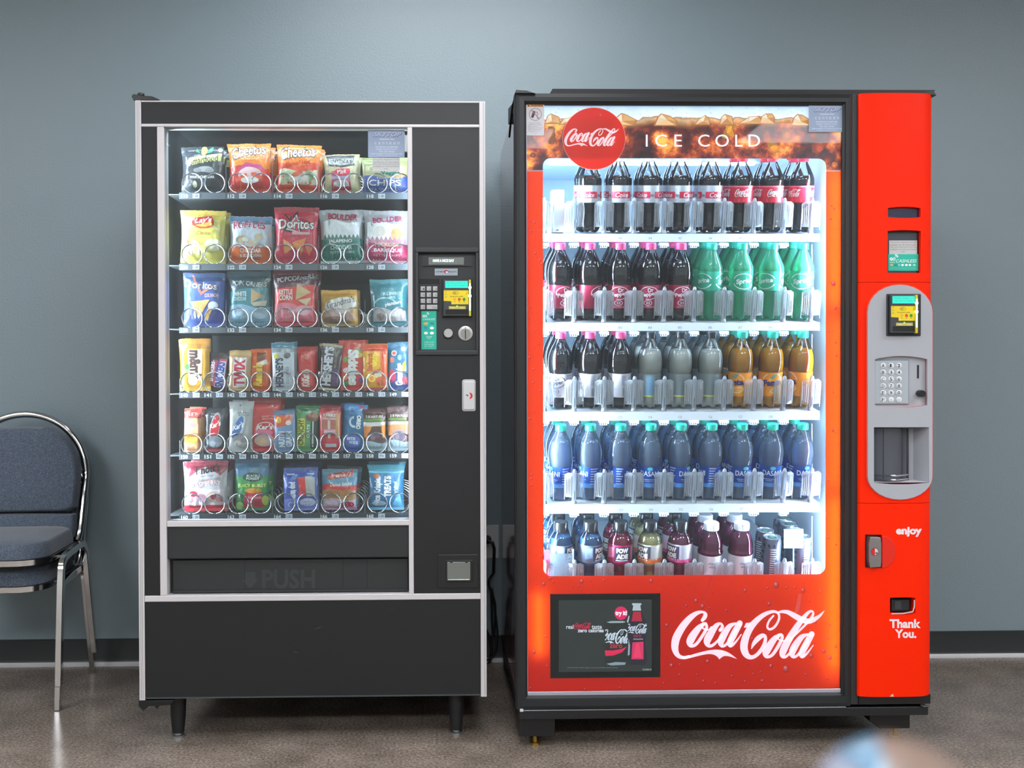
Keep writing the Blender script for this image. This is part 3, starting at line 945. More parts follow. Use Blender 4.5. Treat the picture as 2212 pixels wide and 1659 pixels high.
bag(0, 1, 498, 312, 588, 'cheese_snack_bag', 'orange cheese snack bag with white outlined lettering and red lower half', 'snack bag', (232, 130, 44), 36, [
    ('p', wavy(-.5, .5, .5, .05, 0), (214, 62, 58)), ('p', [(-.3, .46), (-.05, .6), (.3, .56), (.42, .44), (.1, .5)], (196, 70, 120)), ('e', .03, .36, .3, .15, (232, 196, 196)), ('e', -.16, .3, .14, .06, (228, 96, 60), 30), ('e', .2, .33, .15, .06, (228, 96, 60), -20),
    ('e', .02, .25, .22, .07, (238, 226, 222)), ('o', 'Cheetos', (-.4, .72, .4, .95), (240, 236, 214), K, dict(rot=8, shear=.1, arc=.12)), ('t', 'Crunchy!', (-.14, .64, .26, .7), (246, 200, 150), dict(rot=4, bold=.02)), ('r', -.5, 0, .5, .06, (206, 52, 44))], flare=.05)
bag(0, 2, 600, 315, 694, 'cheese_snack_bag', 'orange and scarlet hot cheese snack bag with pale green middle', 'snack bag', (234, 128, 42), 36, [
    ('p', wavy(-.5, .5, .58, .05, 0, ph=2), (220, 74, 44)), ('p', wavy(-.46, .46, .46, .03, .16, ph=1), (214, 206, 176)), ('e', -.2, .34, .12, .12, (170, 190, 140)), ('e', .26, .34, .1, .12, (150, 176, 128)), ('e', .02, .28, .24, .1, (236, 228, 218)),
    ('p', zig(-.5, .5, .1, .06, 9, 0), (220, 66, 40)), ('o', 'Cheetos', (-.42, .7, .38, .95), (242, 238, 214), K, dict(rot=6, shear=.1, arc=.12)), ('t', "Flamin' Hot", (-.3, .56, .3, .65), (206, 40, 34), dict(rot=8, bold=.02, shear=.2)), ('e', -.02, .38, .14, .05, (216, 96, 70), 20)], flare=.03)
bag(0, 3, 701, 334, 780, 'pretzel_bag', 'beige pretzel bag with dark lettered plaque and raspberry panel', 'pretzel bag', (200, 190, 152), 30, [
    ('p', [(-.4, .97), (.36, .97), (.36, .8), (.42, .7), (.2, .68), (.02, .63), (-.2, .68), (-.4, .7), (-.36, .8)], (62, 64, 68)), ('p', [(-.36, .9), (.34, .9), (.38, .75), (.2, .73), (.02, .68), (-.2, .73), (-.36, .75)], (176, 178, 172)), ('t', "SNYDER'S", (-.3, .76, .32, .86), (30, 32, 34), dict(bold=.04)),
    ('r', -.28, .0, .27, .56, (206, 84, 108)), ('p', [(-.28, .5), (-.1, .6), (.27, .62), (.27, .42), (-.1, .44)], (208, 36, 64)), ('t', 'Mini', (-.1, .48, .14, .58), W_, dict(bold=.02, rot=6)), ('r', -.28, .34, .27, .42, (170, 160, 186)), ('e', 0, .24, .22, .09, (226, 196, 204)), ('t', 'PRETZELS', (-.22, .16, .22, .26), W_, dict(bold=.03)), ('r', -.28, .02, .27, .12, (214, 58, 76))], pinch=.1, flare=.04)
bag(0, 4, 784, 342, 884, 'vegetable_chip_bag', 'vegetable chip bag with green top and blue lower half', 'chip bag', (196, 190, 140), 36, [
    ('p', [(-.5, 1), (.5, 1), (.5, .78), (.1, .7), (-.5, .82)], (160, 182, 104)), ('p', wavy(-.5, .5, .44, .04, 0, ph=1), (78, 98, 168)), ('t', 'Good Health', (-.34, .64, .3, .71), (70, 90, 60), dict(bold=.02)), ('t', 'Veggie', (-.1, .46, .34, .6), (36, 120, 110), dict(bold=.04)), ('t', 'TORTILLA', (-.2, .37, .32, .43), W_, dict(bold=.02)), ('o', 'CHIPS', (-.36, .18, .34, .35), W_, (60, 80, 150)), ('t', 'SEA SALT', (-.34, .06, .1, .13), (190, 204, 236), dict(bold=.02)), ('e', .3, .46, .12, .06, (206, 160, 110))], pinch=.03)
# --- second tray
bag(1, 0, 391, 458, 488, 'potato_chip_bag', 'yellow classic potato chip bag with a red ribbon badge', 'chip bag', (214, 202, 96), 38, [
    ('r', -.5, .9, .5, 1, (204, 176, 74)), ('e', .03, .76, .25, .115, (206, 60, 42)), ('e', .03, .74, .2, .06, (236, 190, 70)), ('p', [(-.22, .7), (.22, .78), (.26, .82), (.2, .9), (-.16, .86), (-.24, .78)], (200, 38, 46)), ('t', "Lay's", (-.16, .73, .22, .87), W_, dict(bold=.03, shear=.2, rot=5)), ('t', 'Classic', (-.12, .53, .2, .6), (120, 84, 40), dict(shear=.1)),
    ('e', -.24, .28, .2, .13, (214, 196, 170), 20), ('e', .26, .34, .2, .12, (232, 226, 190)), ('e', .02, .24, .2, .1, (226, 216, 130)), ('p', [(-.4, .44), (-.2, .4), (-.3, .33)], (206, 130, 96))], flare=.02)
bag(1, 1, 496, 470, 590, 'potato_chip_bag', 'blue and white ridged chip bag with orange foot', 'chip bag', (206, 214, 224), 38, [
    ('r', -.5, .83, .5, 1, (104, 138, 172)), ('o', 'RUFFLES', (-.4, .72, .36, .88), (204, 44, 92), (240, 240, 246), dict(arc=.15)), ('e', -.2, .5, .13, .08, (196, 174, 140), 10), ('e', .2, .56, .1, .07, (206, 190, 160)), ('e', .06, .44, .14, .06, (214, 200, 172)), ('p', zig(-.5, .5, .33, .03, 8, 0), (230, 110, 52)), ('o', 'CHEDDAR', (-.24, .22, .26, .31), W_, (206, 76, 40)), ('t', '& SOUR CREAM', (-.24, .13, .26, .19), W_, dict(bold=.03)), ('e', -.1, .5, .08, .05, (224, 214, 196))])
bag(1, 2, 595, 451, 689, 'tortilla_chip_bag', 'red tortilla chip bag with white triangle outline', 'chip bag', (206, 52, 74), 38, [
    ('r', -.5, .92, .5, 1, (170, 40, 58)), ('p', [(-.3, .88), (-.02, .6), (.34, .72)], (60, 24, 34)), ('p', [(-.25, .86), (-.01, .63), (.28, .73)], (206, 52, 74)), ('p', [(-.3, .56), (.02, .94), (.14, .5)], K), ('p', [(-.24, .58), (.01, .88), (.1, .53)], (216, 210, 214)), ('p', [(-.19, .6), (.01, .82), (.07, .55)], (206, 52, 74)),
    ('o', 'Doritos', (-.4, .6, .42, .78), W_, (60, 26, 36)), ('r', -.1, .5, .34, .55, (232, 170, 176)), ('p', [(-.3, .42), (-.02, .28), (-.28, .14)], (230, 150, 84)), ('p', [(-.1, .36), (.24, .44), (.12, .1)], (236, 140, 76)), ('p', [(.2, .34), (.42, .3), (.3, .12)], (232, 120, 84)), ('p', [(-.4, .16), (.1, .2), (.4, .05), (-.3, .04)], (216, 70, 96))], flare=.02)
bag(1, 3, 693, 456, 788, 'kettle_chip_bag', 'white kettle chip bag with pine trees and dark green foot', 'chip bag', (182, 184, 190), 38, [
    ('p', wavy(-.42, .42, .78, .03, .4), (232, 234, 236)), ('t', 'BOULDER', (-.3, .8, .38, .93), (186, 52, 78), dict(bold=.04, rot=-2)), ('p', zig(-.44, .44, .46, .08, 9, .2), (92, 128, 120)), ('p', wavy(-.5, .5, .42, .03, 0, ph=2), (34, 118, 104)), ('t', 'JALAPENO', (-.3, .36, .26, .44), W_, dict(bold=.03)), ('t', 'CHEDDAR', (-.26, .25, .26, .33), (206, 226, 216), dict(bold=.03)), ('t', 'KETTLE CHIPS', (-.26, .18, .3, .22), (206, 226, 216)), ('r', -.5, 0, .5, .05, (206, 214, 216))], flare=.06)
bag(1, 4, 786, 458, 886, 'kettle_chip_bag', 'white kettle chip bag with pine trees and crimson foot', 'chip bag', (176, 176, 180), 38, [
    ('p', wavy(-.44, .4, .76, .03, .4), (236, 236, 236)), ('t', 'BOULDER', (-.32, .77, .34, .88), (176, 46, 96), dict(bold=.04, rot=4)), ('e', -.16, .6, .14, .1, (216, 206, 196)), ('e', .22, .54, .12, .12, (216, 170, 110)), ('p', zig(-.48, .44, .42, .08, 9, .2), (190, 130, 150)), ('p', wavy(-.5, .5, .34, .03, 0, ph=1), (184, 44, 92)), ('t', 'HICKORY', (-.26, .3, .3, .38), (232, 190, 150), dict(bold=.03)), ('t', 'BARBEQUE', (-.28, .19, .34, .27), (244, 226, 230), dict(bold=.03)), ('t', 'KETTLE CHIPS', (-.28, .12, .3, .16), (240, 210, 220)), ('r', -.5, 0, .5, .045, (196, 150, 170))], flare=.04)
# --- third tray
bag(2, 0, 398, 594, 488, 'tortilla_chip_bag', 'blue tortilla chip bag with orange chevron', 'chip bag', (78, 100, 172), 36, [
    ('r', -.5, .84, .5, 1, (58, 82, 124)), ('p', [(-.3, .97), (-.06, .58), (.3, .74), (.26, .78), (-.04, .65), (-.24, .96)], (206, 120, 90)), ('o', 'Doritos', (-.46, .7, .36, .84), (226, 228, 236), (44, 52, 90), dict(rot=-4)), ('t', 'COOL RANCH', (.04, .54, .36, .61), (232, 196, 200), dict(bold=.03)), ('p', [(-.32, .46), (.18, .5), (-.12, .14)], (220, 178, 110)), ('p', [(.02, .14), (.14, .36), (.26, .34), (.1, .1)], (214, 168, 100)), ('e', .26, .38, .13, .08, (206, 214, 236)), ('e', -.3, .22, .14, .1, (96, 104, 190)), ('p', [(.1, .06), (.4, .3), (.5, .05)], (66, 76, 160))])
bag(2, 1, 495, 589, 588, 'corn_chip_bag', 'slate blue popped corn chip bag with pale blue lower half', 'chip bag', (66, 88, 96), 36, [
    ('r', -.5, .9, .5, 1, (88, 118, 126)), ('o', 'POPCORNERS', (-.4, .72, .42, .81), (190, 206, 206), (50, 60, 64), dict(rot=-3)), ('p', [(-.46, .62), (-.3, .66), (.3, .7), (.46, .68), (.5, .3), (-.5, .3)], (70, 140, 152)), ('t', 'WHITE', (-.36, .54, -.06, .62), W_, dict(bold=.03)), ('t', 'CHEDDAR', (-.36, .46, -.06, .53), (206, 226, 226), dict(bold=.03)), ('p', [(.06, .68), (.38, .54), (.04, .42)], (206, 170, 124)), ('p', [(.04, .42), (.44, .46), (.4, .36), (.1, .36)], (216, 196, 170)), ('p', wavy(-.5, .5, .36, .04, 0), (150, 190, 214)), ('e', -.2, .24, .2, .1, (186, 212, 232)), ('e', .26, .22, .18, .09, (190, 216, 236)), ('r', -.5, 0, .5, .08, (84, 140, 160))], flare=.04)
bag(2, 2, 592, 588, 686, 'corn_chip_bag', 'maroon popped corn chip bag with coral pink body', 'chip bag', (90, 44, 54), 36, [
    ('r', -.5, .92, .5, 1, (128, 46, 60)), ('o', 'POPCORNERS', (-.4, .81, .44, .9), (206, 206, 210), (60, 40, 46), dict(rot=6)), ('p', [(-.46, .66), (.0, .7), (.46, .74), (.5, 0), (-.5, 0)], (226, 74, 66)), ('t', 'KETTLE', (-.36, .56, -.04, .65), W_, dict(bold=.03)), ('t', 'CORN', (-.36, .46, -.04, .55), W_, dict(bold=.03)), ('p', [(.06, .76), (.4, .6), (.04, .46)], (216, 184, 130)), ('p', [(.08, .46), (.4, .5), (.3, .36)], (226, 200, 160)), ('p', wavy(-.44, .44, .38, .04, .06), (240, 132, 150)), ('e', -.2, .24, .2, .1, (242, 150, 160)), ('e', .22, .28, .18, .09, (246, 176, 190)), ('t', 'SWEET & SALTY', (-.14, .24, .32, .29), W_, dict(bold=.02)), ('r', -.5, 0, .5, .08, (206, 50, 70))], flare=.03)
bag(2, 3, 696, 630, 774, 'cookie_bag', 'golden cookie bag with looping script lettering', 'cookie bag', (208, 160, 78), 32, [
    ('r', -.5, .88, .5, 1, (222, 166, 66)), ('e', .04, .58, .44, .22, (224, 216, 206), 8), ('t', "Grandma's", (-.34, .58, .44, .76), (40, 44, 90), dict(shear=.25, rot=12)), ('e', -.1, .34, .3, .16, (200, 168, 160), 10), ('e', .2, .28, .22, .14, (196, 156, 146), -20), ('e', -.16, .18, .28, .1, (150, 116, 104)), ('e', .1, .4, .2, .05, (226, 206, 200)), ('r', -.4, .0, .4, .07, (190, 156, 80))], pinch=.0)
bag(2, 4, 801, 607, 884, 'trail_mix_bag', 'teal trail mix bag with a window of nuts', 'trail mix bag', (52, 118, 128), 32, [
    ('r', -.5, .94, .5, 1, (70, 134, 142)), ('t', 'ALL ENERGY', (-.14, .66, .34, .73), (190, 220, 220), dict(bold=.02)), ('t', 'MIX', (.04, .58, .2, .64), (190, 220, 220), dict(bold=.02)), ('g', -.1, .42, .34, .2, .14, (150, 196, 200), 20, 160), ('t', 'planters', (-.1, .42, .36, .52), W_, dict(bold=.02, rot=8)), ('p', wavy(-.44, .44, .34, .05, .1), (176, 172, 172)), ('e', -.24, .2, .1, .08, (150, 130, 124)), ('e', .0, .24, .12, .08, (206, 200, 196)), ('e', .24, .3, .12, .1, (190, 186, 190)), ('e', .1, .14, .1, .06, (156, 140, 136)), ('e', .34, .18, .1, .07, (166, 150, 148)), ('r', -.5, 0, .5, .09, (44, 116, 130))])
# --- fourth tray
bag(3, 0, 389, 738, 456, 'candy_bag', 'tall yellow candy bag with brown lettering running upward', 'candy bag', (226, 164, 40), 24, [
    ('r', -.5, .82, .5, 1, (190, 130, 48)), ('p', [(-.2, .8), (.28, .8), (.24, .2), (-.2, .2)], (236, 226, 200)), ('tv', "m&m's", (-.16, .2, .24, .79), (74, 48, 40), dict(bold=.06), True), ('e', -.24, .46, .08, .05, (60, 140, 70)), ('e', -.06, .2, .16, .09, (220, 200, 150)), ('r', -.5, 0, .5, .08, (216, 168, 60))])
bag(3, 1, 445, 767, 488, 'candy_bar', 'dark brown candy bar in a white, blue and red wrapper', 'candy bar', (58, 44, 50), 20, [
    ('p', [(-.26, .12), (.4, .12), (.42, .86), (.06, .86)], (190, 60, 72)), ('p', [(-.1, .1), (.36, .1), (.4, .8), (.1, .8)], (206, 204, 226)), ('tv', 'SNICKERS', (-.06, .1, .34, .78), (44, 62, 140), dict(bold=.05, shear=.1), False), ('p', [(-.36, .2), (-.16, .2), (-.02, .8), (-.3, .8)], (150, 60, 80)), ('tv', 'SNICKERS', (-.34, .24, -.16, .76), (226, 226, 236), dict(bold=.02), False)], top=.06, bot=.06, pinch=.0)
bag(3, 2, 494, 763, 541, 'candy_bar', 'gold and white candy bar with crimson letters', 'candy bar', (190, 150, 110), 20, [
    ('r', -.3, .08, .3, .84, (232, 224, 220)), ('tv', 'TWIX', (-.26, .12, .26, .8), (198, 36, 66), dict(bold=.06), False), ('r', -.5, .88, .5, 1, (206, 170, 110)), ('r', -.5, 0, .5, .06, (196, 150, 90))], top=.1, bot=.06, pinch=.02)
bag(3, 3, 539, 760, 585, 'candy_bar', 'orange peanut butter cup pack with yellow script', 'candy bar', (232, 104, 40), 20, [
    ('p', [(-.16, .94), (.24, .94), (.24, .76), (-.16, .7)], (120, 66, 40)), ('p', [(-.2, .66), (.3, .76), (.36, .66), (-.1, .58)], (240, 232, 220)), ('tv', "Reese's", (-.34, .1, .12, .66), (246, 206, 50), dict(bold=.05, shear=.2), False), ('r', .14, .2, .18, .6, (120, 60, 40)), ('r', .24, .2, .27, .6, (120, 60, 40))], top=.06, bot=.05)
bag(3, 4, 589, 746, 638, 'candy_bar', 'white cookie candy bar with blue top and upward lettering', 'candy bar', (206, 212, 220), 20, [
    ('r', -.5, .9, .5, 1, (70, 140, 170)), ('r', -.5, .8, .5, .9, (150, 160, 164)), ('tv', "HERSHEY'S", (-.36, .08, .02, .68), (48, 52, 84), dict(bold=.04), False), ('e', -.3, .72, .12, .05, (206, 190, 60)), ('e', .2, .74, .16, .06, (90, 84, 84)), ('tv', 'COOKIES', (.14, .14, .26, .5), (120, 130, 150), dict(), False)], top=.07, bot=.05)
bag(3, 5, 644, 755, 684, 'wafer_bar', 'slim red wafer bar with white oval lettering', 'candy bar', (214, 56, 50), 18, [
    ('r', -.5, .92, .5, 1, (190, 44, 44)), ('e', 0, .78, .2, .07, (230, 120, 100)), ('p', [(-.3, .44), (.0, .5), (.3, .44), (.0, .38)], (238, 206, 190)), ('r', -.36, .1, .3, .4, (226, 76, 64)), ('tv', 'KitKat', (-.3, .08, .14, .38), W_, dict(bold=.04, shear=.2), False)], top=.06, bot=.05, pinch=.04)
bag(3, 6, 687, 748, 731, 'candy_bar', 'dark brown milk chocolate bar with silver letters', 'candy bar', (60, 44, 46), 18, [
    ('r', -.5, .94, .5, 1, (200, 184, 150)), ('tv', "HERSHEY'S", (-.38, .1, .1, .94), (212, 212, 220), dict(bold=.06), False), ('p', [(.14, .1), (.42, .1), (.42, .45), (.14, .5)], (96, 66, 110)), ('tv', 'MILK CHOCOLATE', (.16, .5, .28, .85), (180, 168, 150), dict(), False), ('r', -.5, 0, .5, .05, (206, 190, 160))], top=.06, bot=.05, pinch=.02)
bag(3, 7, 733, 741, 790, 'fruit_candy_bag', 'red fruit candy bag with white lettering running down', 'candy bag', (214, 66, 58), 22, [
    ('e', .24, .78, .13, .06, (120, 170, 80)), ('e', .3, .7, .12, .05, (232, 190, 60)), ('e', -.26, .62, .1, .06, (120, 160, 60)), ('e', -.14, .4, .24, .06, (236, 200, 206)), ('o', ' ', (0, 0, .1, .1), W_, K) if False else ('r', -.5, .97, .5, 1, (220, 84, 70)), ('tv', 'Skittles', (-.16, .1, .28, .82), W_, dict(bold=.07), True), ('e', -.26, .26, .1, .05, (236, 150, 60)), ('e', .34, .2, .1, .05, (110, 50, 130)), ('e', -.24, .14, .1, .05, (90, 150, 70))], top=.07, flare=.03)
bag(3, 8, 783, 750, 838, 'fruit_candy_bag', 'yellow and orange fruit gum bag with red crimped top', 'candy bag', (232, 168, 44), 22, [
    ('r', -.5, .86, .5, 1, (214, 74, 44)), ('p', [(.2, .86), (.5, .86), (.5, .1), (.3, .1)], (222, 92, 48)), ('e', -.12, .64, .24, .14, (240, 206, 50)), ('tv', 'Starburst', (-.34, .42, -.1, .8), (214, 80, 40), dict(bold=.05), False), ('e', -.14, .26, .18, .1, (236, 150, 40)), ('g', -.14, .26, .14, .08, .3, (240, 220, 120)), ('e', .12, .34, .16, .08, (244, 226, 180)), ('t', 'FRUIT', (-.06, .38, .24, .45), (190, 50, 90), dict(bold=.04, rot=10)), ('e', .2, .2, .18, .1, (226, 110, 60)), ('r', -.5, 0, .5, .06, (180, 40, 60))], top=.1)
bag(3, 9, 838, 746, 886, 'fruit_candy_bag', 'blue candy bag with scattered dots and white lettering', 'candy bag', (48, 110, 140), 22, [
    ('e', -.2, .78, .12, .055, (226, 232, 236)), ('e', -.2, .78, .09, .04, (206, 70, 50)), ('e', -.3, .64, .1, .06, (206, 110, 90)), ('e', .06, .68, .1, .06, (150, 190, 200)), ('e', .24, .86, .12, .05, (170, 200, 214)), ('p', [(.16, .4), (.36, .4), (.36, .62), (.2, .56)], (236, 180, 50)), ('p', wavy(-.5, .5, .34, .05, 0), (40, 70, 130)), ('e', -.3, .3, .18, .14, (190, 50, 90)), ('tv', 'Gummies', (-.16, .1, .2, .56), W_, dict(bold=.06), False), ('e', .28, .2, .14, .09, (190, 70, 90))], top=.08)
# --- fifth tray
bag(4, 0, 397, 888, 433, 'cracker_pack', 'peach and orange cracker sandwich pack', 'cracker pack', (226, 166, 118), 20, [
    ('r', -.5, .78, .5, 1, (210, 66, 60)), ('t', 'AUSTIN', (-.36, .84, .36, .91), (240, 206, 190), dict(bold=.03)), ('e', .02, .62, .2, .05, (150, 120, 126)), ('r', -.5, .22, .5, .44, (236, 150, 48)), ('t', 'CHEESE', (-.3, .36, .3, .42), (120, 70, 30), dict(bold=.03)), ('r', -.42, .24, .42, .34, (244, 168, 60)), ('r', -.5, 0, .5, .07, (216, 160, 120))], pinch=.0, top=.04, bot=.04)
bag(4, 1, 442, 889, 489, 'trail_mix_bag', 'black trail mix pouch with a red oval badge', 'trail mix bag', (44, 48, 54), 22, [
    ('t', "SWEET 'N", (-.18, .87, .26, .91), (196, 198, 204)), ('t', 'SPICY MIX', (-.2, .81, .28, .85), (196, 198, 204)), ('e', .0, .56, .4, .22, (196, 186, 190), 60), ('e', .02, .57, .33, .19, (200, 40, 52), 60), ('t', "Kar's", (-.26, .58, .3, .7), W_, dict(bold=.03, shear=.2, rot=10)), ('e', 0, .24, .34, .14, (150, 156, 166)), ('e', -.1, .2, .14, .06, (190, 196, 206)), ('e', .14, .28, .14, .06, (120, 126, 140)), ('r', -.5, 0, .5, .09, (150, 40, 56))])
bag(4, 2, 493, 873, 545, 'trail_mix_bag', 'silver trail mix pouch with a blue round badge', 'trail mix bag', (176, 178, 176), 22, [
    ('e', -.04, .92, .03, .012, K), ('t', 'SALTED', (-.1, .76, .34, .79), (110, 120, 130), dict(bold=.02)), ('t', 'PEANUTS', (-.1, .71, .34, .74), (110, 120, 130), dict(bold=.02)), ('e', -.08, .46, .36, .16, (190, 194, 200), 40), ('e', -.12, .48, .31, .135, (70, 110, 170), 40), ('t', "Kar's", (-.34, .46, .14, .57), W_, dict(bold=.03, shear=.2, rot=10)), ('e', 0, .22, .36, .12, (170, 166, 166)), ('e', -.12, .18, .16, .05, (206, 204, 206)), ('e', .16, .24, .14, .05, (140, 136, 140))], flare=.06)
bag(4, 3, 541, 868, 607, 'trail_mix_bag', 'red trail mix pouch with peanuts above its foot', 'trail mix bag', (206, 58, 56), 24, [
    ('r', -.5, .9, .5, 1, (176, 52, 54)), ('t', "SWEET 'N", (-.1, .66, .3, .69), (240, 190, 180)), ('t', 'SPICY MIX', (-.1, .61, .32, .64), (240, 190, 180)), ('g', .0, .42, .34, .15, .12, (240, 190, 190), 0, 200), ('t', "Kar's", (-.3, .42, .26, .52), W_, dict(bold=.03, shear=.2)), ('e', -.06, .36, .32, .07, (230, 110, 140)), ('e', -.04, .22, .34, .12, (204, 176, 172)), ('e', -.14, .2, .16, .05, (216, 170, 110)), ('e', .14, .24, .16, .05, (190, 150, 150)), ('r', -.5, 0, .5, .1, (214, 44, 66))], flare=.08)
bag(4, 4, 594, 893, 638, 'cereal_bar', 'small blue cereal bar with fruit at its top', 'cereal bar', (120, 150, 190), 20, [
    ('r', -.5, .9, .5, 1, (96, 130, 160)), ('p', [(-.44, .9), (.4, .9), (.36, .66), (-.4, .6)], (222, 96, 52)), ('e', -.28, .78, .12, .08, (236, 190, 70)), ('e', .2, .7, .14, .06, (240, 220, 210)), ('tv', 'NUTRI', (-.3, .12, .0, .5), (236, 240, 246), dict(bold=.04), False), ('tv', 'GRAIN', (.06, .12, .36, .5), (220, 228, 240), dict(bold=.04), False)], top=.07, bot=.07, pinch=.0)
bag(4, 5, 637, 883, 690, 'granola_bar', 'green granola bar with yellow upward lettering', 'granola bar', (96, 160, 104), 20, [
    ('r', -.5, .88, .5, 1, (52, 110, 70)), ('r', -.42, .12, -.1, .72, (216, 206, 80)), ('tv', 'CRUNCHY', (-.4, .14, -.14, .7), (70, 110, 50), dict(bold=.04), False), ('tv', 'OATS', (-.02, .3, .1, .6), (226, 236, 226), dict(bold=.03), False), ('r', .14, .06, .5, .8, (40, 56, 52)), ('r', .2, .1, .26, .72, (206, 212, 214)), ('e', .2, .76, .28, .1, (130, 84, 66)), ('e', .3, .8, .16, .06, (176, 120, 90))], top=.06, bot=.06)
bag(4, 6, 691, 885, 735, 'cracker_pack', 'red cracker sandwich pack with gold sides', 'cracker pack', (206, 52, 66), 20, [
    ('r', -.5, .92, .5, 1, (150, 36, 44)), ('r', -.38, .5, .4, .86, (190, 110, 90)), ('p', [(.26, .3), (.46, .3), (.46, .86), (.3, .86)], (206, 150, 90)), ('t', 'CHEEZ', (-.3, .78, .3, .84), W_, dict(bold=.03)), ('t', 'CRACKERS', (-.34, .71, .32, .76), (246, 220, 220), dict(bold=.02)), ('r', -.1, .3, .02, .7, (226, 190, 190)), ('r', -.3, .4, .3, .5, (228, 150, 170)), ('t', 'PEANUT', (-.26, .42, .26, .47), W_, dict(bold=.02)), ('r', -.24, .1, .3, .18, (206, 196, 206)), ('r', -.5, 0, .5, .06, (196, 70, 72))], pinch=.0, top=.05, bot=.05)
bag(4, 7, 737, 880, 788, 'sandwich_cookie_pack', 'blue sandwich cookie pack, bent at its top', 'cookie pack', (44, 112, 160), 20, [
    ('r', -.5, .86, .5, 1, (60, 130, 190)), ('p', [(.12, .98), (.34, .98), (.34, .88)], (206, 60, 100)), ('g', -.06, .62, .2, .12, .4, (206, 220, 232), 90, 300), ('tv', 'OREO', (.06, .48, .26, .78), W_, dict(bold=.06), True), ('e', -.06, .22, .34, .14, (96, 120, 206)), ('t', 'BITE', (-.3, .24, .06, .3), W_, dict(bold=.04)), ('t', 'SIZE', (-.2, .16, .2, .22), (226, 232, 246), dict(bold=.04)), ('r', -.5, 0, .5, .06, (40, 70, 170))], top=.06, bot=.05)
bag(4, 8, 784, 891, 834, 'nut_mix_pouch', 'dark brown and orange nut mix pouch with grey foot', 'nut mix pouch', (96, 60, 44), 22, [
    ('r', -.5, .86, .5, 1, (80, 40, 36)), ('t', '2 B NATURE', (-.36, .8, .4, .86), (214, 206, 196), dict(bold=.03)), ('r', -.46, .72, .36, .78, (96, 140, 60)), ('r', -.5, .6, .5, .7, (206, 200, 190)), ('p', [(-.5, .6), (-.1, .6), (-.3, .3), (-.5, .36)], (226, 130, 40)), ('p', [(.3, .62), (.5, .62), (.5, .3), (.36, .34)], (226, 134, 40)), ('e', .02, .36, .34, .15, (84, 60, 66)), ('e', -.06, .34, .12, .06, (120, 96, 106)), ('e', .14, .38, .12, .06, (110, 86, 96)), ('p', wavy(-.5, .5, .22, .03, 0), (150, 172, 180))])
bag(4, 9, 836, 887, 886, 'nut_mix_pouch', 'pale brown nut mix pouch beside the window post', 'nut mix pouch', (110, 70, 60), 22, [
    ('r', -.5, .86, .5, 1, (112, 80, 80)), ('t', '2 B NATURE', (-.36, .78, .42, .84), (220, 210, 206), dict(bold=.03)), ('r', -.46, .7, .36, .76, (110, 140, 70)), ('r', -.5, .6, .5, .68, (214, 200, 190)), ('p', [(-.5, .6), (.5, .62), (.5, .4), (-.5, .36)], (222, 150, 96)), ('e', .04, .36, .34, .15, (190, 150, 150)), ('e', .04, .34, .26, .12, (120, 100, 120)), ('e', -.06, .34, .1, .06, (150, 130, 150)), ('p', wavy(-.5, .5, .24, .03, 0), (166, 186, 196))])
# --- sixth tray
bag(5, 0, 396, 1003, 492, 'fruit_cookie_bag', 'white and raspberry fruit cookie bag', 'cookie bag', (196, 190, 194), 36, [
    ('p', [(-.5, 1), (.5, 1), (.5, .84), (.36, .72), (.0, .9), (-.4, .7), (-.5, .86)], (150, 48, 66)), ('p', [(-.5, .9), (-.2, .8), (-.42, .66)], (190, 70, 90)), ('t', "Knott's", (-.2, .77, .34, .93), K, dict(bold=.03, rot=6)), ('t', 'BERRY FARM', (-.12, .7, .2, .73), (70, 70, 74)), ('t', 'Premium Cookies', (-.14, .63, .36, .68), (120, 110, 110), dict(shear=.2, rot=4)), ('o', 'RASPBERRY', (-.3, .5, .38, .6), W_, (186, 40, 70), dict(rot=4, arc=.2)), ('p', wavy(-.44, .44, .46, .02, .12), (226, 212, 216)), ('e', -.26, .36, .1, .06, (196, 40, 70)), ('e', -.08, .28, .12, .08, (206, 150, 170)), ('e', .2, .3, .16, .11, (206, 176, 160)), ('e', .2, .3, .07, .06, (150, 40, 80)), ('e', .34, .24, .08, .05, (196, 110, 130)), ('e', -.32, .24, .08, .05, (196, 120, 150)), ('r', -.5, 0, .5, .13, (200, 34, 54))], flare=.0, pinch=.05)
bag(5, 1, 507, 1000, 580, 'fruit_snack_pouch', 'blue and green fruit snack pouch', 'fruit snack pouch', (74, 120, 150), 26, [
    ('r', -.5, .93, .5, 1, (60, 96, 124)), ('p', zig(-.5, .5, .66, .03, 10, 0), (70, 150, 80)), ('e', .04, .66, .3, .09, (36, 66, 60)), ('t', 'BLACK', (-.14, .665, .2, .71), (206, 220, 210), dict(bold=.04)), ('t', 'FOREST', (-.16, .61, .24, .655), (206, 220, 210), dict(bold=.04)), ('t', 'JUICY BURST', (-.4, .45, .44, .53), (206, 226, 120), dict(bold=.04)), ('p', wavy(-.5, .5, .38, .03, 0), (40, 120, 60)), ('p', [(-.16, .42), (.3, .42), (.36, .05), (-.3, .05)], (206, 50, 80)), ('e', .06, .4, .26, .05, (222, 150, 50)), ('t', 'fruit snacks', (-.1, .24, .3, .3), (244, 190, 200), dict(bold=.02)), ('e', .4, .2, .1, .1, (190, 206, 80)), ('e', -.36, .1, .12, .08, (150, 190, 110))], pinch=.02)
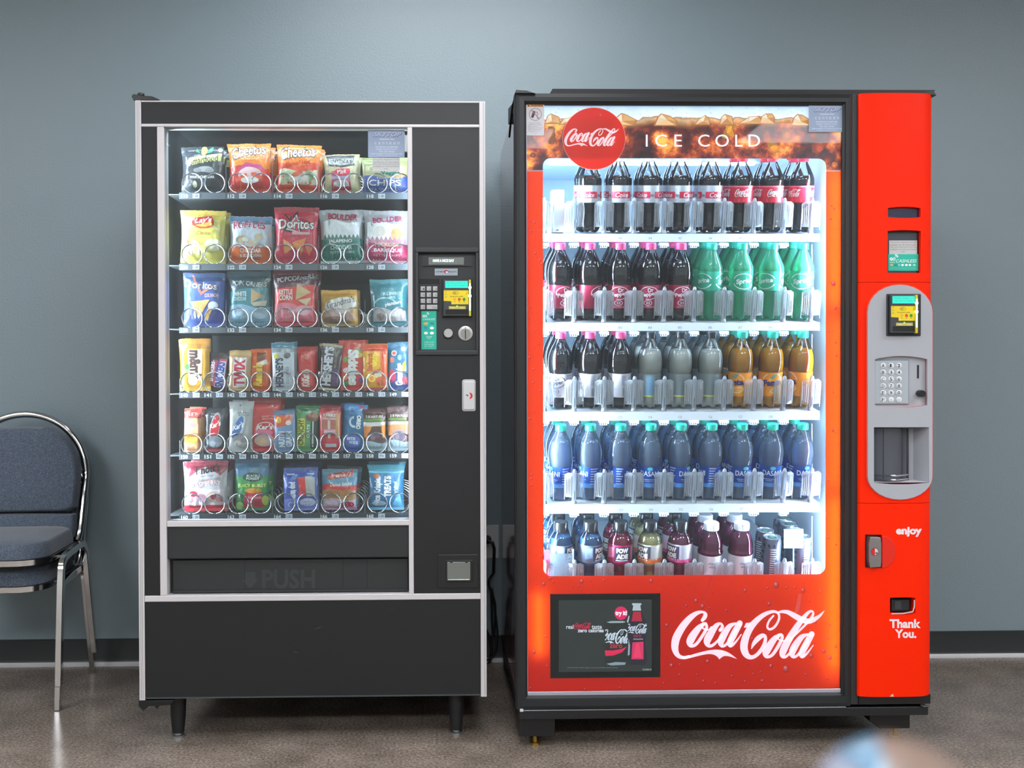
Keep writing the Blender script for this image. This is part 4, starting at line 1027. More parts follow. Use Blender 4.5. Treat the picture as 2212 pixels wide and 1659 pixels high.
bag(5, 2, 613, 1018, 686, 'toaster_pastry_pack', 'blue toaster pastry pack with a red spread panel', 'pastry pack', (58, 84, 170), 24, [
    ('r', -.5, .93, .5, 1, (78, 96, 150)), ('r', -.4, .84, -.16, .87, (190, 200, 230)), ('r', .2, .84, .4, .87, (170, 180, 214)), ('tv', 'pop tarts', (-.34, .3, -.1, .68), (226, 230, 244), dict(bold=.06), True), ('p', [(-.06, .78), (.16, .78), (.18, .36), (-.02, .36)], (214, 50, 46)), ('p', [(.16, .8), (.42, .78), (.42, .34), (.18, .34)], (186, 186, 180)), ('e', .06, .4, .12, .06, (206, 46, 90)), ('p', wavy(-.5, .5, .26, .04, 0), (124, 140, 220)), ('e', .2, .2, .22, .1, (206, 206, 232)), ('g', -.26, .14, .12, .07, .3, (190, 200, 240))], pinch=.0)
bag(5, 3, 694, 1022, 770, 'donut_stick_bag', 'glazed pastry bag with a red plaque and blue top', 'pastry bag', (90, 140, 166), 30, [
    ('r', -.5, .92, .5, 1, (96, 130, 146)), ('p', [(-.34, .74), (.38, .84), (.38, .98), (-.3, .88)], (188, 60, 62)), ('t', "Freshley's", (-.26, .79, .34, .92), (244, 214, 200), dict(bold=.03, rot=7, shear=.2)), ('p', wavy(-.5, .5, .62, .03, .48), (206, 40, 44)), ('t', 'Donut Sticks', (-.26, .6, .36, .68), W_, dict(bold=.02, rot=4, shear=.2)), ('p', wavy(-.48, .48, .5, .02, .26), (188, 138, 80)), ('e', -.16, .42, .24, .1, (170, 112, 58)), ('e', .24, .42, .2, .1, (178, 122, 66)), ('p', wavy(-.46, .46, .28, .03, .08), (226, 196, 210)), ('e', .24, .14, .18, .08, (206, 34, 70)), ('r', -.5, 0, .5, .08, (180, 120, 160))], pinch=.02)
bag(5, 4, 795, 1012, 872, 'crisped_rice_bar_pouch', 'turquoise crisped rice treat pouch with upward white lettering', 'cereal treat pouch', (34, 112, 158), 30, [
    ('r', -.5, .84, .5, 1, (40, 124, 140)), ('r', -.5, .82, .5, .86, (110, 190, 200)), ('tv', 'Rice Krispies', (-.36, .14, -.1, .76), (226, 232, 240), dict(bold=.05), False), ('tv', 'TREATS', (-.06, .3, .16, .76), W_, dict(bold=.06), False), ('tv', 'original', (.22, .36, .36, .64), (206, 220, 240), dict(bold=.03), False), ('p', [(.1, .06), (.4, .4), (.46, .06)], (80, 160, 200)), ('e', -.2, .16, .2, .06, (190, 206, 226)), ('e', -.28, .76, .1, .05, (206, 120, 90)), ('r', -.5, 0, .5, .06, (90, 170, 206))], top=.13, pinch=.06, flare=.1)
NTH = ('first', 'second')
for i, (a, k) in enumerate(B):
    row, colm, x0, yt_, x1, name, label, cat, base, dp, ops = a
    ya, yb, n = ROWS[row][:3]
    h = ya - yt_
    me = bag_mesh(x1 - x0, h * 1.01, dp, base, ops, i + 1, most=(PITCH[n] / 2 - (.0105 if n == 5 else .011)) / SB, **k)
    me.name = name
    cx_ = (x0 + x1) / 2
    yd1 = YT + .007 + PITCH[n] * .5 + (-.0035, .0035)[colm % 2]
    pos = U(cx_, 800, yd1)
    grp = ['bags on the top tray', 'bags on the second tray', 'bags on the third tray', 'candy on the fourth tray', 'packs on the fifth tray', 'bags on the bottom tray'][row]
    o = bpy.data.objects.new(name, me)
    COL.objects.link(o)
    o.location = (pos.x, yd1, TRAYZ[row] + .0042)
    lean = random.uniform(-1.5, 1.5)
    o.rotation_euler = (R(random.uniform(-.6, 0)), R(lean), R(random.uniform(-1.5, 1.5)))
    tag(o, label + ', front of its row', cat, grp)
    if row == 3 and colm in (1, 6): o.rotation_euler[1] = R(6)
    if row == 4 and colm == 7: o.rotation_euler[1] = R(4)
    deep = 2 if row in (0, 1, 5) and colm in (1, 2, 0) else 1
    for d in range(1, deep + 1):
        c2 = o.copy()
        COL.objects.link(c2)
        c2.location = (pos.x + random.uniform(-.003, .003), yd1 + PITCH[n] * d, TRAYZ[row] + .0042 + .003 * d)
        c2.rotation_euler = (R(random.uniform(-.6, 0)), R(random.uniform(-2.5, 4)), R(random.uniform(-1.5, 1.5)))
        tag(c2, label + (', behind the front one' if d == 1 else ', deepest of three'), cat, grp)
# ------------------------------------------------------------------ drink machine
YD = -0.890                                    # face of its door frame
YC = -0.904                                    # face of the red column
YG = YD + 0.022                                # back of the door glass, where the print sits
YSH = YD + 0.088                               # front of the shelves
YE = -0.055                                    # its back
def dx(p, y=YD): return U(p, 860, y).x
def dz(p, y=YD): return U(1470, p, y).z
REDP = mat((250, 40, 2), 0.42, coat=.0, spec=.12)
REDS = mat((120, 18, 24), 0.12, coat=.5)
DBK = mat((27, 31, 34), 0.38)
BK = mat((16, 17, 19), 0.4)
INW = mat((206, 222, 232), 0.45)
GREY = mat((168, 172, 180), 0.42, spec=.4)
dl, dr = dx(1116.5), dx(2019)
dtop, dbot = dz(203), dz(1528)
drink = thing('drink_vending_machine', ((dl + dr) / 2, (YD + YE) / 2, 0), 'red and black glass-front drink vending machine with lit shelves of bottles', 'vending machine')
ydb = YD + .055
il, ir = dx(1150), dx(1812)                    # inside walls
itop, ibot = dz(282), dz(1300)
mb = MB()
mb.box(dl + .006, dl + .018, ydb, YE, dbot - .03, dtop, REDS)
mb.box(dr - .018, dr - .006, ydb, YE, dbot - .03, dtop, REDS)
mb.box(dl + .018, dr - .018, YE - .012, YE, dbot - .03, dtop, BK)
mb.box(dl + .018, dr - .018, ydb, YE - .012, dtop - .014, dtop, BK)
mb.box(dl + .018, dr - .018, ydb, YE - .012, dbot - .03, dbot - .016, BK)
mb.box(dx(1838), dr - .018, ydb, ydb + .012, dbot - .016, dtop - .014, BK)
mb.build('cabinet', drink)
mb = MB()                                      # white liner
mb.box(il - .01, il, ydb + .004, YE - .06, ibot, itop, INW)
mb.box(ir, ir + .01, ydb + .004, YE - .06, ibot, itop, INW)
mb.box(il - .01, ir + .01, YE - .07, YE - .06, ibot, itop, mat((176, 194, 204), .5))
mb.box(il - .01, ir + .01, ydb + .004, YE - .06, itop, itop + .01, INW)
mb.box(il - .01, ir + .01, ydb + .004, YE - .06, ibot - .01, ibot, INW)
mb.build('liner', drink)
mb = MB()                                      # raised lid and hinge plates on top
x0, x1 = U(1187, 197, ydb + .06).x, U(1970, 197, ydb + .06).x
zt = dtop + .002
mb.prism([(x0 - .012, zt), (x1 + .012, zt), (x1 + .03, zt + .021), (x0, zt + .021)], ydb - .02, YE - .1, mat((14, 14, 17), .5))
mb.build('top_lid', drink)
for a in ([(dl - .004, dtop + .000), (dl + .055, dtop + .000), (dl + .03, dtop + .008), (dl, dtop + .010)], [(dx(1978), dtop + .001), (dr + .002, dtop - .002), (dr - .006, dtop + .009), (dr - .018, dtop + .011)]):
    MB().prism(a, YD - .002, YD + .06, mat((20, 19, 24), .35)).build('hinge', drink, bevel=.001)
mb = MB().prism_z([(dl - .012, ydb + .10), (dl + .004, ydb - .02), (dl + .004, ydb + .10)], dtop - .05, dtop - .004, BK)
mb.tube([(dl - .001, ydb - .03, dtop - .003), (dl - .006, ydb + .01, dtop - .02), (dl - .008, ydb + .11, dtop - .085)], .003, BK, 6)
mb.build('hinge_arm', drink)
# door frame
FR = [(1113.5, 200), (1840, 204), (1840, 1529), (1118, 1531)]
xa, xb, za, zb = dx(1116.5), dx(1840), dz(1530), dz(202)
wa, wb, wza, wzb = dx(1138.5), dx(1821.5), dz(1503), dz(225)
mb = MB()
o_ = [(xa, za), (xb, za), (xb, zb), (xa, zb)]
m_ = [(xa + .009, za + .010), (xb - .009, za + .010), (xb - .009, zb - .011), (xa + .009, zb - .011)]
i_ = [(wa - .006, wza - .006), (wb + .006, wza - .006), (wb + .006, wzb + .008), (wa - .006, wzb + .008)]
w_ = [(wa, wza), (wb, wza), (wb, wzb), (wa, wzb)]
rings = [(o_, ydb), (o_, YD + .004), (m_, YD), (i_, YD + .001), (i_, YD + .007), (w_, YD + .013), (w_, ydb)]
v = [(x, y, z) for r_, y in rings for x, z in r_]
f = []
for k in range(len(rings) - 1):
    for j in range(4):
        j2 = (j + 1) % 4
        f.append((k * 4 + j, k * 4 + j2, k * 4 + 4 + j2, k * 4 + 4 + j))
k = len(rings) - 1
f += [(k * 4 + j, k * 4 + (j + 1) % 4, (j + 1) % 4, j) for j in range(4)]
mb.add(v, f, DBK)
mb.build('door_frame', drink)
mb = MB().box(dl - .004, dl + .0002, YD + .012, ydb - .004, za, zb, mat((24, 25, 28), .6))
mb.build('door_gasket', drink)
mb = MB().box(wa, wb, YD + .0135, YD + .019, wza, dz(1494.5), mat((190, 192, 206), .3, .6))
mb.box(wa, wa + .0022, YD + .0135, YD + .019, wza, wzb, mat((176, 180, 196), .35, .5))
mb.build('glass_trim', drink, bevel=.001)
MB().box(wa, wb, YD + .014, YD + .018, wza, wzb, clear((246, 250, 252), .12, 0.0, .02)).build('door_glass', drink)  # slight haze put into the glass to lift the dark interior
# printed panel behind the glass: header picture and red border around the window
hx0, hx1, hy0, hy1, wy0, wy1, rx0, rx1 = 1138.5, 1821.5, 225, 1495, 342, 1242.5, 1173.5, 1784
def film(rgb, glow, tr=.5, through=None):
    k = ('film', rgb, glow, tr)
    if k in _mats: return _mats[k]
    m = bpy.data.materials.new('film_%d' % len(_mats))
    m.use_nodes = True
    nt = m.node_tree
    b = nt.nodes['Principled BSDF']
    b.inputs['Base Color'].default_value = L3(rgb)
    b.inputs['Roughness'].default_value = .3
    b.inputs['Emission Color'].default_value = L3(rgb)
    b.inputs['Emission Strength'].default_value = glow
    t = nt.nodes.new('ShaderNodeBsdfTranslucent')
    t.inputs[0].default_value = L3(through or rgb)
    mx = nt.nodes.new('ShaderNodeMixShader')
    mx.inputs[0].default_value = tr
    nt.links.new(b.outputs[0], mx.inputs[1])
    nt.links.new(t.outputs[0], mx.inputs[2])
    nt.links.new(mx.outputs[0], nt.nodes['Material Output'].inputs[0])
    _mats[k] = m
    return m
FRED = film((240, 28, 6), .24, .5, (255, 142, 36))
def hole(cx0, cy0, cx1, cy1, r, y, n=6):      # rounded window outline in room coordinates, from the foot of its left side round
    return prr(cx0, cy0, cx1, cy1, r, y)
mb = MB()
hp = hole(rx0, wy0, rx1, wy1, 17, YG)         # starts at top right corner, runs left over the top, down, along the foot, up
ox0, ox1, oz0, oz1 = RC(hx0, hy0, hx1, hy1, YG)
zs = U(1480, 368, YG).z
# side and foot of the border as quads between the window outline and the outer edge
def border(pts, m, zlo, zhi, y):
    """fills between a rounded window outline and the rectangle, cut at zlo..zhi"""
    q = [(min(max(x, ox0), ox1), min(max(z, zlo), zhi)) for x, z in pts]
    n = len(q)
    cx_, cz_ = (ox0 + ox1) / 2, (oz0 + oz1) / 2
    out = []
    for x, z in pts:
        if z > hp_hi: t = (x, oz1)
        elif z < hp_lo: t = (x, oz0)
        else: t = (ox1 if x > cx_ else ox0, z)
        out.append((t[0], min(max(t[1], zlo), zhi)))
    return q, out
xs0, xs1 = min(p[0] for p in hp), max(p[0] for p in hp)
zz0, zz1 = min(p[1] for p in hp), max(p[1] for p in hp)
r17 = 17 * SC_(YG)
low = [p for p in hp if p[1] < zz0 + r17 + 1e-6]
low.sort(key=lambda p: (p[0] > (xs0 + xs1) / 2, -p[1] if p[0] < (xs0 + xs1) / 2 else p[1]))
top_ = [p for p in hp if p[1] > zz1 - r17 - 1e-6]
top_.sort(key=lambda p: (p[0] > (xs0 + xs1) / 2, p[1] if p[0] < (xs0 + xs1) / 2 else -p[1]))
red_out = [(ox0, zs), (xs0, zs)] + low + [(xs1, zs), (ox1, zs), (ox1, oz0), (ox0, oz0)]
head_out = [(ox0, zs), (ox0, oz1), (ox1, oz1), (ox1, zs), (xs1, zs)] + top_[::-1] + [(xs0, zs)]
def sheet(pts, y, m, name):
    bm = bmesh.new()
    vs = [bm.verts.new((x, y, z)) for x, z in pts]
    fc = bm.faces.new(vs)
    ret = bmesh.ops.extrude_face_region(bm, geom=[fc])
    bmesh.ops.translate(bm, vec=(0, .0015, 0), verts=[e for e in ret['geom'] if isinstance(e, bmesh.types.BMVert)])
    bmesh.ops.triangulate(bm, faces=bm.faces)
    bm.verts.index_update()
    g = MB().add([q.co.copy() for q in bm.verts], [[w.index for w in q.verts] for q in bm.faces], m)
    bm.free()
    return g
mb = sheet(red_out, YG, FRED, 'p')
p = px_print(mb, YG, lift=.00008)
p.m = lambda c: c if isinstance(c, bpy.types.Material) else film(c, .16)
p.rect(hx0, 370.5, rx0 - .5, 367.5, (226, 214, 220))
p.rect(rx1 + .5, 370.5, hx1, 367.5, (240, 232, 230))
p.poly([(1534, 1244), (1541, 1244), (1520, 1300), (1514, 1300)], (246, 66, 34))
p.poly([(1725, 1282), (1731, 1284), (1727, 1322), (1716, 1325)], (250, 130, 110))
p.poly([(1735, 1290), (1729, 1340), (1722, 1352), (1716, 1346)], (246, 96, 76))
rnd = random.Random(3)
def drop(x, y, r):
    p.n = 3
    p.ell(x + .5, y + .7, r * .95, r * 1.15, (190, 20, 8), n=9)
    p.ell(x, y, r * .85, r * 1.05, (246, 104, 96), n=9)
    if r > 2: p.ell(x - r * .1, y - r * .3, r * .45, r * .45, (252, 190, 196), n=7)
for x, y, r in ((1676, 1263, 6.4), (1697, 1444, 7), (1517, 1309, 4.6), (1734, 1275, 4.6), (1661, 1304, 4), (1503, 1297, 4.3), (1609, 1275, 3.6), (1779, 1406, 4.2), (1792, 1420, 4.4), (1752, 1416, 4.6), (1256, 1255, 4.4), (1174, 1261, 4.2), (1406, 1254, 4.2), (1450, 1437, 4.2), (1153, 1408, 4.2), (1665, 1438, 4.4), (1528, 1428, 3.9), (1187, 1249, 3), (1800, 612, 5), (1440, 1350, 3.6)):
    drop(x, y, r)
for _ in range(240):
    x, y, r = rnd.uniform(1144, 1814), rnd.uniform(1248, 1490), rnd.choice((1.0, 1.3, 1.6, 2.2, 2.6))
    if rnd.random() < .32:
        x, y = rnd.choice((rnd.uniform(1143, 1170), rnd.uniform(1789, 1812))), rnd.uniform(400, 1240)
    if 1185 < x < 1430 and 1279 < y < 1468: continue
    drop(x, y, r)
border_ob = mb.build('printed_border', drink, fix=False)
# header picture: pale sky of the glass, ice and cola
hm, nt, bs = node_mat('cola_print')
tc = nt.nodes.new('ShaderNodeTexCoord')
mpn = nt.nodes.new('ShaderNodeMapping')
mpn.inputs['Scale'].default_value = (1, 1, 1)
nt.links.new(tc.outputs['Object'], mpn.inputs[0])
def nz(scale, det=3):
    q = nt.nodes.new('ShaderNodeTexNoise')
    q.inputs['Scale'].default_value, q.inputs['Detail'].default_value = scale, det
    nt.links.new(mpn.outputs[0], q.inputs['Vector'])
    return q
vor = nt.nodes.new('ShaderNodeTexVoronoi')
vor.inputs['Scale'].default_value = 15.0
vor.feature = 'F1'
wrp = nz(16, 4)
vm = nt.nodes.new('ShaderNodeMix'); vm.data_type = 'RGBA'; vm.inputs[0].default_value = .12
nt.links.new(mpn.outputs[0], vm.inputs[6]); nt.links.new(wrp.outputs['Color'], vm.inputs[7])
nt.links.new(vm.outputs[2], vor.inputs['Vector'])
big = nz(10, 6)
big.inputs['Roughness'].default_value = .72
ad = nt.nodes.new('ShaderNodeMath'); ad.operation = 'MULTIPLY_ADD'
nt.links.new(vor.outputs['Distance'], ad.inputs[0]); ad.inputs[1].default_value = -.34
nt.links.new(big.outputs['Fac'], ad.inputs[2])
cola = ramp_node(nt, ad.outputs[0], [(.16, (40, 16, 20)), (.29, (88, 28, 22)), (.36, (150, 54, 26)), (.43, (206, 104, 40)), (.54, (246, 178, 74))])
sep = nt.nodes.new('ShaderNodeSeparateXYZ')
nt.links.new(tc.outputs['Object'], sep.inputs[0])
wv = nz(13, 5)
hgt = nt.nodes.new('ShaderNodeMath'); hgt.operation = 'MULTIPLY_ADD'
nt.links.new(wv.outputs['Fac'], hgt.inputs[0]); hgt.inputs[1].default_value = -.042
nt.links.new(sep.outputs['Z'], hgt.inputs[2])
zsky = U(1480, 256, YG).z - .021
mr = nt.nodes.new('ShaderNodeMapRange')
mr.inputs['From Min'].default_value, mr.inputs['From Max'].default_value = zsky - .10, zsky + .05
nt.links.new(hgt.outputs[0], mr.inputs['Value'])
edge = ramp_node(nt, mr.outputs[0], [(.0, (0, 0, 0)), (.50, (0, 0, 0)), (.63, (190, 190, 190)), (.66, (255, 255, 255))])
skyr = ramp_node(nt, mr.outputs[0], [(.54, (206, 140, 60)), (.63, (232, 196, 146)), (.665, (150, 104, 66)), (.68, (222, 226, 232)), (.95, (160, 184, 212))])
mxc = nt.nodes.new('ShaderNodeMix'); mxc.data_type = 'RGBA'
nt.links.new(edge.outputs[0], mxc.inputs[0])
nt.links.new(cola.outputs[0], mxc.inputs[6])
nt.links.new(skyr.outputs[0], mxc.inputs[7])
nt.links.new(mxc.outputs[2], bs.inputs['Base Color'])
nt.links.new(mxc.outputs[2], bs.inputs['Emission Color'])
bs.inputs['Emission Strength'].default_value = HEADER_GLOW
bs.inputs['Roughness'].default_value = .3
mb = sheet(head_out, YG, hm, 'h')
hf = lambda c: film(c, HEADER_GLOW * .8, .1)
p = px_print(mb, YG, lift=.00008)
p.m = lambda c: c if isinstance(c, bpy.types.Material) else hf(c)
for pts, fold in (([(1176, 268), (1182, 250), (1190, 245), (1208, 252), (1212, 268)], (1192, 262)), ([(1206, 270), (1214, 258), (1238, 251), (1260, 246), (1264, 268)], (1226, 263)), ([(1326, 272), (1330, 254), (1342, 244), (1350, 246), (1378, 260), (1368, 272)], (1344, 262)), ([(1412, 272), (1420, 252), (1428, 245), (1448, 250), (1464, 262), (1462, 272)], (1440, 258)),
            ([(1500, 270), (1508, 258), (1524, 248), (1533, 257), (1534, 270)], (1520, 262)), ([(1554, 270), (1557, 254), (1566, 246), (1582, 251), (1586, 270)], (1570, 256)), ([(1592, 268), (1618, 252), (1640, 250), (1652, 268)], (1620, 262)), ([(1640, 268), (1644, 252), (1654, 245), (1668, 245), (1674, 253), (1674, 268)], (1658, 255)), ([(1708, 272), (1714, 254), (1722, 246), (1734, 248), (1750, 258), (1750, 272)], (1730, 262))):
    p.n = 1
    p.poly(pts, (176, 112, 58))
    n_ = len(pts)
    cx_, cy_ = sum(q[0] for q in pts) / n_, sum(q[1] for q in pts) / n_
    for k in range(n_):
        a_, b_ = pts[k], pts[(k + 1) % n_]
        sh = .86
        p.n = 2
        p.poly([(cx_ + (a_[0] - cx_) * sh, cy_ + (a_[1] - cy_) * sh), (cx_ + (b_[0] - cx_) * sh, cy_ + (b_[1] - cy_) * sh), fold], ((226, 196, 158), (236, 216, 190), (206, 150, 96), (214, 164, 104), (196, 130, 72), (230, 186, 130))[k % 6])
rnd = random.Random(5)
for _ in range(26):
    x, y = rnd.uniform(1200, 1740), rnd.uniform(230, 248)
    p.ring(x, y, rnd.uniform(1.2, 2.6), rnd.uniform(1.2, 2.6), .35, (140, 158, 176), 0, 240, 8)
for x, y, w, h, cc in ((1190, 290, 10, 22, (176, 98, 44)), (1576, 282, 9, 22, (226, 150, 44)), (1672, 318, 17, 11, (236, 146, 40)), (1700, 292, 12, 16, (196, 100, 40)), (1768, 320, 13, 15, (186, 72, 40)), (1150, 336, 7, 6, (160, 72, 48)), (1802, 356, 8, 7, (222, 116, 48)), (1702, 340, 7, 6, (190, 70, 48))):
    p.n = 1
    for q_ in range(3):
        p.ell(x + rnd.uniform(-3, 3), y + rnd.uniform(-3, 3), w * (1 - .28 * q_), h * (1 - .28 * q_), tuple(min(255, int(v_ * (.74 + .16 * q_))) for v_ in cc), rnd.uniform(-40, 40), 6 + q_)
p.n = 24
p.text('ICE', 1395, 317, 1473, 290.5, (246, 242, 242), sp=1.55)
p.text('COLD', 1508, 317, 1642, 290.5, (246, 242, 242), sp=1.45)
mb.build('header_sign', drink, fix=False)
mb = MB()
p = px_print(mb, YG - .0012, lift=.00008)
p.m = lambda c: film(c, HEADER_GLOW * .30, .35)
p.ell(1283, 299.5, 68.2, 67.6, (250, 176, 160), n=64)
p.ell(1283, 299.5, 67.2, 66.6, (238, 44, 20), n=64)
p.m = lambda c: film(c, HEADER_GLOW * .55, .3)
p.logo(1219, 316.5, 1337, 277, (250, 240, 244))
mb.build('round_badge', drink, fix=False)
mb = MB()
p = px_print(mb, YG - .0004, lift=.00008)
p.m = lambda c: film(c, 1.5, .5)
p.logo(1450, 1424.5, 1781, 1317.5, (244, 236, 246))
mb.build('script_logo', drink, fix=False)
service_sticker(drink, 1747, 226.5, 1823, 285.5, YD + .0135)
mb = MB()
xa_, xb_, za_, zb_ = RC(1137, 222.5, 1175.5, 293, YD + .0135)
mb.prism(rrect(xa_, za_, xb_, zb_, .0035), YD + .0128, YD + .0135, mat((206, 206, 212), .5))
p = px_print(mb, YD + .0126)
p.rect(1138.5, 230.8, 1174, 224.5, (222, 138, 20))
p.text('WARNING', 1146, 230, 1173, 225.8, (70, 42, 10), bold=.04)
p.poly([(1139.5, 230), (1144.5, 230), (1142, 225.4)], (50, 36, 12))
p.ring(1156.5, 247, 13.6, 13.6, .07, (110, 90, 100))
p.poly([(1147, 253), (1152, 255), (1157, 241), (1152, 239)], (40, 42, 56))
p.poly([(1149, 246), (1155, 248), (1157, 241), (1152, 239)], (130, 40, 60))
for k in range(4): p.ell(1160 + (k % 2) * 1.5, 243 + k * 4, 1.3, 1.6, (120, 116, 124))
p.poly([(1147, 237.5), (1148, 236.5), (1166, 256.5), (1165, 257.5)], (140, 110, 118))
p.ring(1156.5, 276, 17.4, 14, .03, (150, 150, 156), 0, 360, 4)
for k, s in enumerate(('Tipping or rocking', 'may cause serious', 'injury or death.', 'Vending machine', 'will not dispense', 'free product.')):
    p.text(s, 1141, 267 + k * 3.6, 1141 + (27, 29, 22, 30, 27, 19)[k], 264.6 + k * 3.6, (120, 124, 132))
mb.build('warning_sticker', drink)
# small screen
mb = MB().pbox(1189, 1283, 1426.5, 1464, YG - .004, YG + .001, mat((18, 24, 22), .3))
mb.pbox(1207, 1296, 1408, 1451, YG - .0046, YG - .004, mat((46, 54, 52), .3, emit=.35))
screen = mb.build('advert_screen', drink, bevel=.0008)
mb = MB()
p = px_print(mb, YG - .0048, lift=.00012)
e = lambda c: mat(c, .4, emit=.45)
p.m = lambda c: c if isinstance(c, bpy.types.Material) else e(c)
p.ell(1341.5, 1324.5, 14, 14.4, (214, 34, 92), n=32)
p.text('try it!', 1329, 1332, 1354.5, 1319, (244, 226, 236), bold=.05)
p.text('real', 1223, 1358.5, 1239, 1349.5, (196, 204, 208), bold=.02)
p.logo(1240, 1359, 1277.5, 1345, (190, 42, 74))
p.text('taste', 1278, 1359, 1300, 1350.5, (196, 204, 208), bold=.02)
p.text('zero calories', 1248, 1366, 1304, 1357.5, (206, 210, 220), bold=.03)
p.rect(1306, 1435, 1358, 1342, (36, 44, 42))
p.poly([(1310, 1344), (1320, 1341.5), (1346, 1341.5), (1352, 1343.5), (1346, 1345.5), (1318, 1346)], (150, 166, 170))
p.logo(1306.5, 1391, 1357, 1359, (196, 208, 220), part=(.13, .86))
p.text('zero', 1317, 1400, 1344, 1392, (190, 46, 70), bold=.02)
p.poly([(1306.5, 1405), (1325, 1405), (1342, 1402), (1354, 1397), (1344, 1409), (1325, 1416), (1308, 1417)], (214, 40, 84))
p.poly([(1310, 1434), (1330, 1430), (1352, 1431), (1350, 1436), (1320, 1437.5)], (130, 150, 158))
bt = [(1366, 1320), (1386, 1320), (1390, 1330), (1398, 1345), (1397, 1360), (1396, 1378), (1393, 1395), (1397, 1410), (1399, 1425), (1394, 1437), (1378, 1436), (1362, 1437), (1357, 1425), (1360, 1408), (1357, 1390), (1355, 1372), (1355, 1345), (1362, 1330)]
p.poly(bt, (40, 36, 48))
p.poly([(1368, 1321), (1384, 1321), (1387, 1342), (1364, 1342)], (170, 40, 60))
p.poly([(1366, 1388), (1390, 1386), (1390, 1424), (1364, 1424)], (206, 52, 96))
p.poly([(1374, 1390), (1380, 1390), (1386, 1420), (1368, 1420)], (226, 60, 100))
p.poly([(1366, 1319), (1385, 1319), (1383, 1308), (1386, 1306), (1385, 1303), (1366, 1303), (1365, 1306), (1368, 1308)], (170, 186, 194))
p.poly([(1354, 1343), (1358, 1330), (1360, 1331), (1357, 1346)], (170, 180, 190))
p.poly([(1356, 1416), (1358, 1380), (1361, 1395), (1360, 1415)], (150, 160, 176))
p.logo(1356, 1369, 1397.5, 1347, (190, 202, 214), part=(.13, .95))
p.text('zero', 1368, 1377, 1385, 1371, (150, 50, 80), bold=.02)
p.rect(1368, 1382, 1389, 1379.5, (140, 130, 150))
p.text('Coca-Cola zero. Please recycle. Taste the possibilities of zero calories', 1226, 1444, 1334, 1441, (140, 146, 150))
p.text('72.2008.10', 1388, 1448, 1407, 1444.5, (170, 176, 180), bold=.02)
mb.build('advert_picture', screen, fix=False)

# the red column with its recesses
def column_part(name, py0, py1):
    z0, z1 = U(1940, py1, YC).z, U(1940, py0, YC).z
    xa, xb = dx(1857.5, YC), dx(2021, YC)
    pr = [(xa, YD + .03), (xa, YC + .012), (xa + .004, YC + .007), (xa + .03, YC + .001), (xa + .06, YC - .0012), ((xa + xb) / 2, YC - .002), (xb - .055, YC - .001), (xb - .03, YC + .003), (xb - .012, YC + .012), (xb - .003, YC + .024), (xb, YC + .04), (xb, YD + .05)]
    g = MB().prism_z(pr, z0, z1, REDP)
    o = g.build(name, drink, smooth=30)
    return o
top_p = column_part('column_panel', 201, 609)
mid_p = column_part('column_panel', 610, 1086.5)
low_p = column_part('column_panel', 1087.5, 1505)
def lens(x0, x1, ytop, ybot, bulge, y, foot=0, n=10):
    pts = [(x0 + (x1 - x0) * k / n, ytop - bulge * (1 - (2 * k / n - 1) ** 2)) for k in range(n + 1)]
    pts += [(x1 - (x1 - x0) * k / n, ybot + foot * (1 - (2 * k / n - 1) ** 2)) for k in range(n + 1)]
    return [(q.x, q.z) for q in (U(a, b, y) for a, b in pts)]
cut(top_p, MB().prism(lens(1917.5, 1989, 449.5, 469, 3, YC, 2), YC - .03, YC + .016, REDP),
    MB().prism(lens(1917, 1989.5, 499, 589.5, 2, YC), YC - .03, YC + .018, REDP))
cut(low_p, MB().prism(lens(1870, 1904.5, 1155, 1227, 0, YC), YC - .03, YC + .018, REDP),
    MB().prism(lens(1922, 1977, 1291, 1324, 1, YC, 4), YC - .03, YC + .03, REDP))
MB().pbox(1916, 449, 1990, 471, YC + .012, YC + .017, mat((20, 24, 66), .25), ym=YC).build('price_display', top_p)
mb = MB().pbox(1914, 496, 1992, 592, YC + .014, YC + .019, mat((22, 24, 28), .4), ym=YC)
mb.pbox(1919.5, 503, 1984, 588, YC + .0125, YC + .0142, mat((48, 54, 66), .3), ym=YC)
holder = mb.build('notice_window', top_p)
notice(holder, 1920.5, 519.5, 1981, 550, YC + .0122)
mb = MB()
xa_, xb_, za_, zb_ = RC(1918.5, 549, 1983.5, 585, YC + .012)
mb.box(xa_, xb_, YC + .0112, YC + .0118, za_, zb_, mat((26, 186, 162), .45))
p = px_print(mb, YC + .0110)
p.text('GO', 1921.5, 563, 1934.5, 556, (228, 246, 244), bold=.06)
wave(p, 1932.5, 556.5, 8.5, (196, 230, 226))
p.text('CASHLESS', 1935.5, 567, 1980.5, 560, (214, 242, 238), bold=.01, shear=.25)
p.rect(1922, 567, 1933, 566, (214, 242, 238))
for x, w, cc in ((1924.5, 2, (226, 160, 90)), (1927.5, 2, (206, 190, 120)), (1942, 2, (150, 200, 220)), (1949.5, 3.3, (238, 242, 242)), (1958, 3.3, (238, 242, 242)), (1965.5, 2.8, (238, 242, 242)), (1975, 3.4, (150, 222, 206))):
    p.ell(x, 572.5, w, 2.3, cc, n=12)
p.text('VISA', 1931, 574, 1938.5, 571, (14, 116, 130), bold=.03, shear=.2)
p.text('SWIPE YOUR TAP PHONE  PAY & ENJOY', 1922, 581, 1979, 578.6, (120, 216, 202))
mb.build('cashless_sticker', holder)
